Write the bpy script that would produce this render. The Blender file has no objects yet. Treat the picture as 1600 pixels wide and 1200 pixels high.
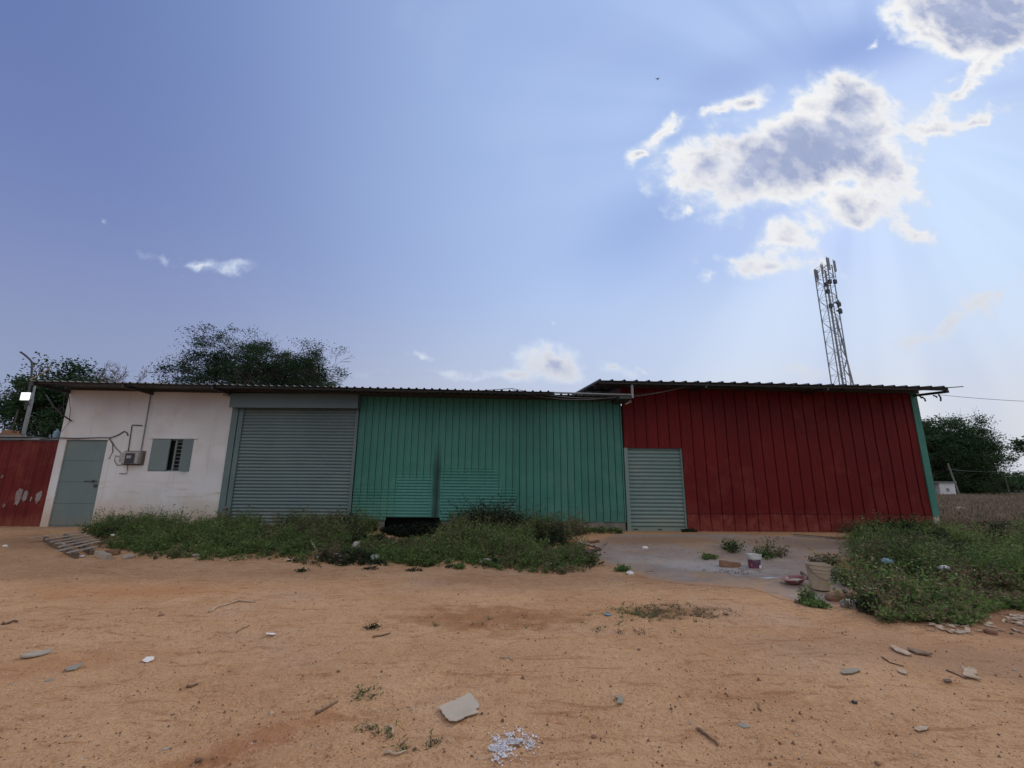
import bpy, math, random
import numpy as np
from mathutils import Vector, Matrix

S = bpy.context.scene
COL = S.collection
R = math.radians
rnd = random.Random(7)

# ------------------------------------------------------------------ camera
F_PX, PITCH, ROLL, EYE = 715.0, R(12.84), R(0.4), 1.55
cd = bpy.data.cameras.new('camera')
cam = bpy.data.objects.new('camera', cd)
COL.objects.link(cam)
cd.sensor_width = 36.0
cd.lens = 36.0 * F_PX / 1600.0
cd.clip_start = 0.05
cd.clip_end = 6000
cam.matrix_world = Matrix.Translation((0, 0, EYE)) @ Matrix.Rotation(R(90) + PITCH, 4, 'X') @ Matrix.Rotation(ROLL, 4, 'Z')
S.camera = cam
S.view_settings.view_transform = 'Standard'
S.view_settings.look = 'None'
S.view_settings.gamma = 1.0
S.view_settings.exposure = 0.0


def ray(x, y):
    """direction in the world of a point measured in the photograph (survey helper)"""
    a = (x - 800) / F_PX
    b = -(y - 600) / F_PX
    a, b = a * math.cos(ROLL) - b * math.sin(ROLL), a * math.sin(ROLL) + b * math.cos(ROLL)
    return (a, math.cos(PITCH) - b * math.sin(PITCH), math.sin(PITCH) + b * math.cos(PITCH))


def P(x, y, Y):
    d = ray(x, y)
    t = Y / d[1]
    return Vector((d[0] * t, Y, EYE + d[2] * t))


# ------------------------------------------------------------------ sun
SUN_EL, SUN_AZ = R(35), R(42)          # azimuth clockwise from +Y (behind the sheds, to the right)
sun_dir = Vector((math.sin(SUN_AZ) * math.cos(SUN_EL), math.cos(SUN_AZ) * math.cos(SUN_EL), math.sin(SUN_EL)))
ld = bpy.data.lights.new('sun', 'SUN')
ld.energy = 1.15
ld.angle = R(7)
ld.color = (1.0, 0.90, 0.76)
sun = bpy.data.objects.new('sun', ld)
COL.objects.link(sun)
sun.rotation_euler = sun_dir.to_track_quat('Z', 'Y').to_euler()

# ------------------------------------------------------------------ world: sky texture, haze and clouds
W = bpy.data.worlds.new('World')
S.world = W
W.use_nodes = True
nt = W.node_tree
nt.nodes.clear()


class G_:
    """tiny node graph helper"""
    def __init__(s, nt):
        s.nt = nt

    def n(s, typ, **kw):
        nd = s.nt.nodes.new(typ)
        for k, v in kw.items():
            setattr(nd, k, v)
        return nd

    def link(s, a, b):
        s.nt.links.new(a, b)

    def put(s, sock, v):
        if hasattr(v, 'is_output') or isinstance(v, bpy.types.NodeSocket):
            s.link(v, sock)
        else:
            sock.default_value = v

    def m(s, op, a, b=None, c=None, clamp=False):
        nd = s.n('ShaderNodeMath', operation=op, use_clamp=clamp)
        s.put(nd.inputs[0], a)
        if b is not None:
            s.put(nd.inputs[1], b)
        if c is not None:
            s.put(nd.inputs[2], c)
        return nd.outputs[0]

    def mix(s, f, a, b, blend='MIX'):
        nd = s.n('ShaderNodeMix', data_type='RGBA', blend_type=blend)
        s.put(nd.inputs[0], f)
        s.put(nd.inputs[6], a if not isinstance(a, tuple) else (*a[:3], 1))
        s.put(nd.inputs[7], b if not isinstance(b, tuple) else (*b[:3], 1))
        return nd.outputs[2]

    def ss(s, v, lo, hi, to0=0.0, to1=1.0):
        nd = s.n('ShaderNodeMapRange', interpolation_type='SMOOTHSTEP')
        s.put(nd.inputs[0], v)
        nd.inputs[1].default_value = lo
        nd.inputs[2].default_value = hi
        nd.inputs[3].default_value = to0
        nd.inputs[4].default_value = to1
        return nd.outputs[0]

    def noise(s, vec, scale, detail=4, rough=0.55, dist=0.0, dim='3D', color=False):
        nd = s.n('ShaderNodeTexNoise', noise_dimensions=dim)
        if vec is not None:
            s.link(vec, nd.inputs['Vector'])
        nd.inputs['Scale'].default_value = scale
        nd.inputs['Detail'].default_value = detail
        nd.inputs['Roughness'].default_value = rough
        nd.inputs['Distortion'].default_value = dist
        return nd.outputs['Color' if color else 'Fac']


g = G_(nt)
sky = g.n('ShaderNodeTexSky', sky_type='NISHITA')
sky.sun_disc = False
sky.sun_elevation = SUN_EL
sky.sun_rotation = SUN_AZ
sky.air_density = 1.2
sky.dust_density = 1.0
sky.ozone_density = 2.0
tc = g.n('ShaderNodeTexCoord')
sep = g.n('ShaderNodeSeparateXYZ')
g.link(tc.outputs['Generated'], sep.inputs[0])
dx, dy, dz = sep.outputs
dyc = g.m('MAXIMUM', dy, 0.12)
u = g.m('DIVIDE', dx, dyc)
v = g.m('DIVIDE', dz, dyc)
uv = g.n('ShaderNodeCombineXYZ')
g.link(u, uv.inputs[0])
g.link(v, uv.inputs[1])
UV = uv.outputs[0]
# angle from the sun
dot = g.n('ShaderNodeVectorMath', operation='DOT_PRODUCT')
g.link(tc.outputs['Generated'], dot.inputs[0])
dot.inputs[1].default_value = sun_dir
cosang = dot.outputs['Value']
STR = 0.12
K = 1.0 / STR                      # colours below are picture radiance, the Background brings them down again
base = g.mix(1.0, sky.outputs[0], (0.80, 0.80, 1.02), 'MULTIPLY')
# general haze: bright towards the sun and the horizon
toward = g.ss(cosang, 0.10, 1.02)
sunside = g.m('POWER', toward, 1.5)


def kc(r_, g_, b_):
    return (r_ * K, g_ * K, b_ * K)


hazecol = g.mix(sunside, kc(0.215, 0.270, 0.52), kc(0.52, 0.68, 0.95))
base = g.mix(0.85, base, hazecol)
topdark = g.ss(dz, 0.22, 0.78)
topd = g.m('MULTIPLY', topdark, g.m('MULTIPLY_ADD', sunside, -0.35, 1.0))
topc = g.mix(sunside, kc(0.105, 0.165, 0.40), kc(0.36, 0.50, 0.84))
base = g.mix(g.m('MULTIPLY', topd, 0.9), base, topc)
hz = g.ss(dz, 0.50, 0.02)
hz = g.m('MULTIPLY', g.m('POWER', hz, 1.3), 0.92)
hcol = g.mix(g.m('POWER', sunside, 0.7), kc(0.32, 0.37, 0.50), kc(0.75, 0.745, 0.745))
base = g.mix(hz, base, hcol)
# unseen half of the sky behind the camera, brightened to light the shed fronts
back = g.m('MULTIPLY', g.ss(dy, 0.10, -0.45), g.ss(dz, 0.0, 0.6, 0.30, 1.12))
backn = g.ss(g.noise(tc.outputs['Generated'], 2.6, 5, 0.6), 0.35, 0.65)
base = g.mix(g.m('MULTIPLY', back, 0.95), base, g.mix(backn, kc(0.58, 0.60, 0.68), kc(1.16, 1.15, 1.15)))
# soft shafts fanning out from the hidden sun
su, sv = sun_dir.x / sun_dir.y, sun_dir.z / sun_dir.y
au = g.m('SUBTRACT', u, su)
av = g.m('SUBTRACT', v, sv)
ang = g.m('ARCTAN2', av, au)
cv = g.n('ShaderNodeCombineXYZ')
g.link(ang, cv.inputs[0])
rayn = g.noise(cv.outputs[0], 2.3, 2.0, 0.5, dim='3D')
rd = g.m('SQRT', g.m('ADD', g.m('MULTIPLY', au, au), g.m('MULTIPLY', av, av)))
rfade = g.m('MULTIPLY', g.ss(rd, 0.15, 0.40), g.ss(rd, 1.5, 0.6))
rayamt = g.m('MULTIPLY', g.ss(rayn, 0.58, 0.36), rfade)
base = g.mix(g.m('MULTIPLY', rayamt, 0.26), base, kc(0.23, 0.33, 0.66))


def uvp0(x, y):
    d = ray(x, y)
    return Vector((d[0] / d[1], d[2] / d[1]))


def soft(x, y, ra, rb, t):
    c = uvp0(x, y)
    e1 = uvp0(x + ra * math.cos(R(t)), y - ra * math.sin(R(t))) - c
    e2 = uvp0(x - rb * math.sin(R(t)), y - rb * math.cos(R(t))) - c
    mp = g.n('ShaderNodeMapping', vector_type='TEXTURE')
    mp.inputs['Location'].default_value = (c.x, c.y, 0)
    mp.inputs['Rotation'].default_value = (0, 0, math.atan2(e1.y, e1.x))
    mp.inputs['Scale'].default_value = (e1.length, e2.length, 1)
    g.link(UV, mp.inputs[0])
    ln = g.n('ShaderNodeVectorMath', operation='LENGTH')
    g.link(mp.outputs[0], ln.inputs[0])
    return g.m('MULTIPLY', g.ss(ln.outputs['Value'], 1.0, 0.0), g.ss(dy, 0.05, 0.2))


# clearer, bluer windows in the haze beside the big cloud, and its brightest side
for (x_, y_, ra, rb, t_, am, cc) in ((1010, 355, 190, 95, 32, 0.50, (0.25, 0.365, 0.70)), (1330, 75, 210, 75, 18, 0.70, (0.235, 0.345, 0.70)), (1130, 130, 220, 60, 35, 0.35, (0.27, 0.38, 0.72)),
                                    (1540, 330, 260, 260, 0, 0.65, (0.62, 0.80, 1.0)), (1300, 500, 500, 120, 5, 0.45, (0.64, 0.76, 0.92)), (960, 60, 260, 60, 30, 0.25, (0.42, 0.53, 0.85))):
    base = g.mix(g.m('MULTIPLY', soft(x_, y_, ra, rb, t_), am), base, kc(*cc))
# thin veil
veil = g.ss(g.noise(UV, 1.6, 5, 0.55, 0.4), 0.50, 0.80)
base = g.mix(g.m('MULTIPLY', g.m('MULTIPLY', veil, 0.20), toward), base, kc(0.70, 0.78, 0.92))


def uvp(x, y):
    d = ray(x, y)
    return Vector((d[0] / d[1], d[2] / d[1]))


# blobs: x, y, half length, half height, tilt in degrees (up to the right), weight
BL = [
 (1262, 238, 165, 62, 20, 0.95), (1335, 172, 75, 52, 8, 0.80), (1115, 250, 85, 40, 24, 0.62),
 (1375, 262, 55, 80, 10, 0.55), (1340, 325, 90, 36, -15, 0.50), (1235, 372, 70, 28, 30, 0.40),
 (1412, 368, 42, 16, -15, 0.38), (1205, 412, 92, 26, -4, 0.44), (1150, 402, 40, 12, 10, 0.34), (1150, 305, 50, 26, -20, 0.42),
 (1035, 206, 46, 17, 42, 0.44), (1003, 244, 24, 10, 35, 0.36), (1163, 156, 44, 15, 16, 0.44), (1120, 175, 26, 9, 20, 0.30), (1060, 315, 26, 8, 30, 0.26),
 (1530, 20, 125, 62, -6, 1.05), (1580, 70, 80, 28, 26, 0.6), (1440, 25, 34, 44, 0, 0.55),
 (1545, 100, 66, 17, 26, 0.50), (1458, 198, 52, 21, 15, 0.50), (1520, 186, 58, 11, 20, 0.40), (1492, 145, 62, 17, 42, 0.38), (1360, 70, 22, 5, 45, 0.18),
 (1505, 488, 95, 18, 36, 0.34), (1565, 455, 60, 12, 40, 0.28), (1445, 522, 50, 15, 15, 0.30), (1590, 440, 40, 10, 30, 0.26),
 (862, 564, 46, 26, -15, 0.55), (815, 580, 58, 12, 5, 0.40), (946, 579, 40, 10, -12, 0.38), (650, 562, 19, 9, 0, 0.30), (1005, 575, 16, 5, 0, 0.24),
 (310, 408, 62, 9, -10, 0.19), (285, 427, 20, 4, 0, 0.10), (158, 342, 16, 6, -30, 0.07), (862, 503, 9, 4, 0, 0.20), (1106, 437, 15, 8, 20, 0.28),
 (1230, 590, 130, 12, 0, 0.16), (760, 590, 160, 8, 0, 0.14),
]
# warp the lookup a little so outlines billow
wn = g.noise(UV, 5.5, 4, 0.6, color=True)
wsub = g.n('ShaderNodeVectorMath', operation='SUBTRACT')
g.link(wn, wsub.inputs[0])
wsub.inputs[1].default_value = (0.5, 0.5, 0.5)
wsc = g.n('ShaderNodeVectorMath', operation='SCALE')
g.link(wsub.outputs[0], wsc.inputs[0])
wsc.inputs['Scale'].default_value = 0.15
wad = g.n('ShaderNodeVectorMath', operation='ADD')
g.link(UV, wad.inputs[0])
g.link(wsc.outputs[0], wad.inputs[1])
sp = g.n('ShaderNodeSeparateXYZ')
g.link(wad.outputs[0], sp.inputs[0])
flat = g.n('ShaderNodeCombineXYZ')
g.link(sp.outputs[0], flat.inputs[0])
g.link(sp.outputs[1], flat.inputs[1])
WUV = flat.outputs[0]
D = None
for (bx, by, ra, rb, t, w) in BL:
    ra, rb, w = ra * 1.18, rb * 1.25, w * 1.12 + 0.03
    c = uvp(bx, by)
    ct, st = math.cos(R(t)), math.sin(R(t))
    e1 = uvp(bx + ra * ct, by - ra * st) - c
    e2 = uvp(bx - rb * st, by - rb * ct) - c
    mp = g.n('ShaderNodeMapping', vector_type='TEXTURE')
    mp.inputs['Location'].default_value = (c.x, c.y, 0)
    mp.inputs['Rotation'].default_value = (0, 0, math.atan2(e1.y, e1.x))
    mp.inputs['Scale'].default_value = (e1.length, e2.length, 1)
    g.link(WUV, mp.inputs[0])
    ln = g.n('ShaderNodeVectorMath', operation='LENGTH')
    g.link(mp.outputs[0], ln.inputs[0])
    val = g.m('MULTIPLY_ADD', ln.outputs['Value'], -max(w, 0.24) * 0.9, w)
    if D is None:
        D = val
    else:
        nd = g.n('ShaderNodeMath', operation='SMOOTH_MAX')
        g.put(nd.inputs[0], D)
        g.put(nd.inputs[1], val)
        nd.inputs[2].default_value = 0.12
        D = nd.outputs[0]
fb = g.noise(UV, 13.0, 8, 0.60, 0.25)
fb2 = g.noise(UV, 4.5, 3, 0.5, 0.0)
amp = g.m('SUBTRACT', fb, 0.50)
d0 = g.m('MULTIPLY_ADD', amp, 0.95, D)
d0 = g.m('MULTIPLY_ADD', g.m('SUBTRACT', fb2, 0.5), 0.35, d0)
front = g.ss(dy, 0.05, 0.2)
alpha = g.m('MULTIPLY', g.ss(d0, -0.02, 0.34), front)
alpha = g.m('MULTIPLY', alpha, g.ss(D, -0.10, 0.03))
core = g.ss(g.m('MULTIPLY_ADD', amp, 0.9, D), 0.22, 0.80)
# billows: density falling off towards the sun reads as a lit flank
tos = g.n('ShaderNodeVectorMath', operation='SUBTRACT')
tos.inputs[0].default_value = (su, sv, 0)
g.link(UV, tos.inputs[1])
nrm = g.n('ShaderNodeVectorMath', operation='NORMALIZE')
g.link(tos.outputs[0], nrm.inputs[0])
stp = g.n('ShaderNodeVectorMath', operation='SCALE')
g.link(nrm.outputs[0], stp.inputs[0])
stp.inputs['Scale'].default_value = 0.022
off_ = g.n('ShaderNodeVectorMath', operation='ADD')
g.link(UV, off_.inputs[0])
g.link(stp.outputs[0], off_.inputs[1])
fbs = g.noise(off_.outputs[0], 15.0, 5, 0.58, 0.15)
fbl = g.noise(UV, 15.0, 5, 0.58, 0.15)
lit = g.ss(g.m('SUBTRACT', fbl, fbs), -0.14, 0.20)
core = g.m('MULTIPLY', core, g.m('MULTIPLY_ADD', lit, -0.36, 1.15), clamp=True)
hfade = g.ss(dz, 0.05, 0.45, 0.80, 1.0)
bright = g.mix(g.ss(dz, 0.15, 0.5), tuple(c * K for c in (0.66, 0.68, 0.74)), tuple(c * K for c in (0.97, 0.955, 0.93)))
thin = g.ss(fb, 0.35, 0.70)
bright = g.mix(g.m('MULTIPLY', thin, 0.0), bright, bright)
edge = g.mix(g.ss(d0, 0.10, 0.42), tuple(c * K for c in (0.62, 0.72, 0.90)), bright)
edge = g.mix(g.ss(dz, 0.30, 0.12), edge, bright)
ccol = g.mix(core, edge, g.mix(g.ss(g.noise(UV, 6.0, 6, 0.6), 0.40, 0.72), kc(0.35, 0.41, 0.61), kc(0.47, 0.53, 0.72)))
skyc = g.mix(g.m('MULTIPLY', alpha, hfade), base, ccol)
bg = g.n('ShaderNodeBackground')
g.link(skyc, bg.inputs[0])
bg.inputs[1].default_value = STR
wo = g.n('ShaderNodeOutputWorld')
g.link(bg.outputs[0], wo.inputs[0])
W.cycles.sampling_method = 'MANUAL'
W.cycles.sample_map_resolution = 512


# ------------------------------------------------------------------ noise for shapes
def vnoise(x, y, seed=0):
    x = np.asarray(x, float)
    y = np.asarray(y, float)
    xi = np.floor(x).astype(np.int64)
    yi = np.floor(y).astype(np.int64)
    xf, yf = x - xi, y - yi
    xf = xf * xf * (3 - 2 * xf)
    yf = yf * yf * (3 - 2 * yf)

    def h(a, b):
        n = (a * 374761393 + b * 668265263 + seed * 974634777) & 0xFFFFFFFF
        n = ((n ^ (n >> 13)) * 1274126177) & 0xFFFFFFFF
        return ((n ^ (n >> 16)) & 0xFFFF) / 65535.0
    a = h(xi, yi) * (1 - xf) + h(xi + 1, yi) * xf
    b = h(xi, yi + 1) * (1 - xf) + h(xi + 1, yi + 1) * xf
    return a * (1 - yf) + b * yf


def fbm(x, y, o=4, seed=0):
    s, a, t = 0, 0.5, 0
    for i in range(o):
        s = s + a * vnoise(np.asarray(x) * 2 ** i, np.asarray(y) * 2 ** i, seed + i)
        t += a
        a *= 0.5
    return s / t - 0.5


def sstep(a, b, v):
    t = np.clip((np.asarray(v, float) - a) / (b - a), 0, 1)
    return t * t * (3 - 2 * t)


def gz(x, y):
    """height of the yard and the field"""
    x = np.asarray(x, float)
    y = np.asarray(y, float)
    z = 0.36 * sstep(9.0, 13.4, y)
    z = z + 0.10 * sstep(11.5, 13.5, x) * sstep(10, 14, y)
    z = z + np.clip(y - 16, 0, 90) * 0.0118 * sstep(8, 14, x)
    near = sstep(80, 30, np.abs(x)) * sstep(60, 20, y)
    z = z + near * (0.10 * fbm(x * 0.35, y * 0.35, 3, 3) + 0.035 * fbm(x * 1.6, y * 1.6, 4, 9)) * sstep(14, 11.5, y)
    z = z + 0.030 * fbm(x * 6, y * 6, 4, 21) * sstep(13, 9, y) * sstep(14, 9, np.abs(x))
    # sand bank along the front edge of the concrete apron
    e = y - (9.55 - 0.55 * np.clip(x - 2.2, 0, 4.5))
    z = z + 0.05 * np.exp(-(e / 0.55) ** 2) * sstep(1.6, 2.6, x) * sstep(6.5, 5.5, x)
    # tyre ruts
    for (ax, ay, bx, by, w) in ((-4.2, 4.9, -1.6, 3.6, 0.13), (-6.2, 5.9, -2.0, 5.1, 0.12), (-2.4, 2.6, -0.3, 4.3, 0.16)):
        L = math.hypot(bx - ax, by - ay)
        tx, ty = (bx - ax) / L, (by - ay) / L
        s = (x - ax) * tx + (y - ay) * ty
        o = -(x - ax) * ty + (y - ay) * tx
        o = o + 0.1 * np.sin(s * 1.3)
        ins = sstep(-0.2, 0.3, s) * sstep(L + 0.2, L - 0.3, s)
        z = z + ins * (-0.024 * np.exp(-(o / w) ** 2) * (1 + 0.5 * np.sin(s * 55)) + 0.014 * np.exp(-((np.abs(o) - w * 1.5) / 0.06) ** 2))
    return z


def GP(px, py):
    """point of the ground seen at a place measured in the photograph"""
    d = ray(px, py)
    t = 1.0
    for i in range(4000):
        q = (d[0] * t, d[1] * t, EYE + d[2] * t)
        h = q[2] - float(gz(q[0], q[1]))
        if h < 0.002:
            break
        t += max(h * 0.6, 0.002)
        if t > 400:
            break
    return Vector((q[0], q[1], float(gz(q[0], q[1]))))


# ------------------------------------------------------------------ materials
MATS = {}


def nmat(name, c1, c2=None, scale=3.0, rough=0.7, bump=0.0, bscale=30.0, metal=0.0, spec=0.5,
         c3=None, s3=0.8, t3=(0.55, 0.7), stretch=(1, 1, 1), detail=5, extra=None):
    m_ = bpy.data.materials.new(name)
    m_.use_nodes = True
    t = m_.node_tree
    gg = G_(t)
    bs = t.nodes['Principled BSDF']
    tc_ = gg.n('ShaderNodeTexCoord')
    geo = gg.n('ShaderNodeNewGeometry')
    mp = gg.n('ShaderNodeMapping')
    mp.inputs['Scale'].default_value = stretch
    gg.link(geo.outputs['Position'], mp.inputs[0])
    V = mp.outputs[0]
    c2 = c2 or tuple(c * 0.8 for c in c1)
    f = gg.ss(gg.noise(V, scale, detail, 0.6), 0.3, 0.7)
    col = gg.mix(f, c1, c2)
    if c3:
        f3 = gg.ss(gg.noise(V, s3, 6, 0.62, 0.3), t3[0], t3[1])
        col = gg.mix(f3, col, c3)
    if extra:
        col = extra(gg, col, geo.outputs['Position'])
    gg.link(col, bs.inputs['Base Color'])
    bs.inputs['Roughness'].default_value = rough
    bs.inputs['Metallic'].default_value = metal
    bs.inputs['Specular IOR Level'].default_value = spec
    if bump:
        bn = gg.n('ShaderNodeBump')
        bn.inputs['Strength'].default_value = 1.0
        bn.inputs['Distance'].default_value = bump
        gg.link(gg.noise(V, bscale, 5, 0.6), bn.inputs['Height'])
        gg.link(bn.outputs[0], bs.inputs['Normal'])
    MATS[name] = m_
    return m_


def comps(gg, pos):
    s_ = gg.n('ShaderNodeSeparateXYZ')
    gg.link(pos, s_.inputs[0])
    return s_.outputs


def spot(gg, pos, cx, cy, rx, ry, soft=0.5, nscale=1.5, namp=1.0, rot=0):
    """irregular patch on the ground"""
    mp = gg.n('ShaderNodeMapping', vector_type='TEXTURE')
    mp.inputs['Location'].default_value = (cx, cy, 0)
    mp.inputs['Rotation'].default_value = (0, 0, rot)
    mp.inputs['Scale'].default_value = (rx, ry, 1e6)
    gg.link(pos, mp.inputs[0])
    ln = gg.n('ShaderNodeVectorMath', operation='LENGTH')
    gg.link(mp.outputs[0], ln.inputs[0])
    n_ = gg.noise(pos, nscale, 6, 0.65)
    d_ = gg.m('MULTIPLY_ADD', gg.m('SUBTRACT', n_, 0.5), namp, ln.outputs['Value'])
    return gg.ss(d_, 1.0, 1.0 - soft)


def sand_extra(gg, col, pos):
    # fine grit
    gr = gg.noise(pos, 85, 3, 0.7)
    col = gg.mix(gg.ss(gr, 0.52, 0.72), col, (0.60, 0.40, 0.26))
    col = gg.mix(gg.ss(gr, 0.45, 0.30), col, (0.22, 0.105, 0.055))
    # crusty mottling at hand size
    m1 = gg.noise(pos, 7.5, 8, 0.72, 0.5)
    col = gg.mix(gg.m('MULTIPLY', gg.ss(m1, 0.53, 0.66), 0.55), col, (0.30, 0.145, 0.070))
    col = gg.mix(gg.m('MULTIPLY', gg.ss(m1, 0.46, 0.34), 0.45), col, (0.60, 0.385, 0.235))
    m2 = gg.noise(pos, 30, 5, 0.7)
    col = gg.mix(gg.m('MULTIPLY', gg.ss(m2, 0.56, 0.68), 0.60), col, (0.24, 0.115, 0.058))
    # scattered dark crumbs
    vor = gg.n('ShaderNodeTexVoronoi')
    gg.link(pos, vor.inputs['Vector'])
    vor.inputs['Scale'].default_value = 11
    cr = gg.m('MULTIPLY', gg.ss(vor.outputs['Distance'], 0.16, 0.08), gg.ss(gg.noise(pos, 2.2, 4, 0.6), 0.50, 0.60))
    col = gg.mix(gg.m('MULTIPLY', cr, 0.8), col, (0.15, 0.07, 0.035))
    # redder, darker disturbed earth and a greyer strip at the right
    for (cx, cy, rx, ry, c, a, ns, na, rt) in (
        (-0.2, 6.1, 1.7, 0.75, (0.30, 0.14, 0.065), 0.75, 3.6, 2.4, 0.05),
        (2.0, 6.4, 1.1, 0.5, (0.22, 0.13, 0.06), 0.7, 3.2, 1.8, 0.1),
        (-4.2, 4.4, 1.5, 0.55, (0.40, 0.19, 0.09), 0.45, 1.8, 1.6, 0.6),
        (-5.9, 4.2, 1.2, 0.35, (0.34, 0.14, 0.065), 0.7, 2.2, 1.6, 0.7),
        (-1.7, 3.15, 0.9, 0.22, (0.33, 0.14, 0.065), 0.6, 4.6, 2.6, 0.8),
        (-5.5, 7.4, 2.0, 0.7, (0.44, 0.20, 0.09), 0.6, 1.4, 1.6, 0.0),
        (-10.5, 11.8, 3.5, 1.2, (0.25, 0.15, 0.09), 0.7, 1.3, 1.4, 0.0),
        (5.2, 4.6, 4.0, 0.9, (0.33, 0.20, 0.13), 0.6, 1.1, 1.2, -0.25),
        (6.8, 6.0, 3.0, 1.1, (0.24, 0.125, 0.075), 0.85, 1.4, 1.2, -0.05),
        (2.6, 8.6, 2.4, 0.35, (0.46, 0.25, 0.13), 0.5, 2.0, 1.4, -0.35)):
        f_ = spot(gg, pos, cx, cy, rx, ry, 0.8, ns, na, rt)
        col = gg.mix(gg.m('MULTIPLY', f_, a), col, c)
    # scuff streaks running across the yard
    mp = gg.n('ShaderNodeMapping')
    mp.inputs['Scale'].default_value = (0.9, 5.0, 1)
    mp.inputs['Rotation'].default_value = (0, 0, 0.1)
    gg.link(pos, mp.inputs[0])
    st = gg.noise(mp.outputs[0], 1.6, 6, 0.7, 0.6)
    col = gg.mix(gg.m('MULTIPLY', gg.ss(st, 0.54, 0.66), 0.55), col, (0.27, 0.12, 0.055))
    # the far ground under the dry grass
    s_ = comps(gg, pos)
    far = gg.ss(s_[1], 12.5, 16)
    fcol = gg.mix(gg.ss(gg.noise(pos, 0.35, 7, 0.7), 0.40, 0.62), (0.19, 0.14, 0.10), (0.27, 0.215, 0.155))
    col = gg.mix(far, col, fcol)
    return col


sand = nmat('sand', (0.56, 0.335, 0.180), (0.46, 0.25, 0.125), 0.8, 1.0, 0.030, 22, spec=0.03,
            c3=(0.52, 0.33, 0.21), s3=0.5, t3=(0.5, 0.7), detail=7, extra=sand_extra)


def conc_extra(gg, col, pos):
    at = gg.n('ShaderNodeAttribute')
    at.attribute_name = 'tone'
    rim = gg.m('ADD', at.outputs['Fac'], gg.m('MULTIPLY', gg.m('SUBTRACT', gg.noise(pos, 3.0, 7, 0.68), 0.5), 0.9))
    rimf = gg.ss(rim, 0.42, 0.08)
    col = gg.mix(gg.m('MULTIPLY', spot(gg, pos, 3.6, 12.2, 2.6, 0.7, 0.7, 1.5, 1.3), 0.75), col, (0.30, 0.17, 0.10))
    col = gg.mix(gg.m('MULTIPLY', spot(gg, pos, 3.9, 9.9, 2.0, 1.0, 0.8, 1.4, 1.0, -0.4), 0.7), col, (0.46, 0.42, 0.385))
    col = gg.mix(gg.m('MULTIPLY', spot(gg, pos, 4.55, 8.7, 0.35, 0.12, 0.8, 3, 1.0), 0.8), col, (0.66, 0.72, 0.80))
    col = gg.mix(gg.m('MULTIPLY', spot(gg, pos, 8.0, 12.0, 3.5, 0.9, 0.7, 1.4, 1.1), 0.7), col, (0.24, 0.165, 0.12))
    m2 = gg.noise(pos, 9, 8, 0.72, 0.4)
    col = gg.mix(gg.m('MULTIPLY', gg.ss(m2, 0.52, 0.66), 0.5), col, (0.21, 0.155, 0.12))
    col = gg.mix(gg.m('MULTIPLY', gg.ss(m2, 0.45, 0.33), 0.4), col, (0.45, 0.38, 0.32))
    return gg.mix(rimf, col, (0.44, 0.255, 0.15))


concrete = nmat('concrete', (0.37, 0.29, 0.24), (0.29, 0.22, 0.175), 1.5, 0.95, 0.008, 30, spec=0.04,
                c3=(0.40, 0.27, 0.17), s3=0.9, t3=(0.48, 0.62), extra=conc_extra)


def plaster_extra(gg, col, pos):
    s_ = comps(gg, pos)
    n_ = gg.noise(pos, 1.6, 6, 0.65)
    h_ = gg.m('MULTIPLY_ADD', n_, -1.1, s_[2])
    splash = gg.ss(h_, 0.95, -0.05)
    col = gg.mix(gg.m('MULTIPLY', splash, 0.75), col, (0.48, 0.36, 0.25))
    mp = gg.n('ShaderNodeMapping')
    mp.inputs['Scale'].default_value = (0.5, 1, 5)
    gg.link(pos, mp.inputs[0])
    st = gg.ss(gg.noise(mp.outputs[0], 1.5, 5, 0.65), 0.52, 0.68)
    band = gg.m('MULTIPLY', gg.ss(s_[2], 1.75, 1.5), gg.ss(s_[2], 1.0, 1.3))
    col = gg.mix(gg.m('MULTIPLY', gg.m('MULTIPLY', st, band), 0.7), col, (0.42, 0.28, 0.17))
    mp2 = gg.n('ShaderNodeMapping')
    mp2.inputs['Scale'].default_value = (4, 1, 0.35)
    gg.link(pos, mp2.inputs[0])
    run = gg.ss(gg.noise(mp2.outputs[0], 1.6, 4, 0.6), 0.56, 0.75)
    col = gg.mix(gg.m('MULTIPLY', run, 0.22), col, (0.36, 0.31, 0.27))
    sc = gg.ss(gg.noise(pos, 5.5, 3, 0.6), 0.70, 0.76)
    col = gg.mix(gg.m('MULTIPLY', sc, 0.5), col, (0.34, 0.28, 0.24))
    return col


plaster = nmat('plaster', (0.64, 0.64, 0.65), (0.55, 0.545, 0.545), 0.9, 0.85, 0.004, 40, spec=0.25,
               c3=(0.56, 0.51, 0.46), s3=1.3, t3=(0.55, 0.75), extra=plaster_extra)


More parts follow.
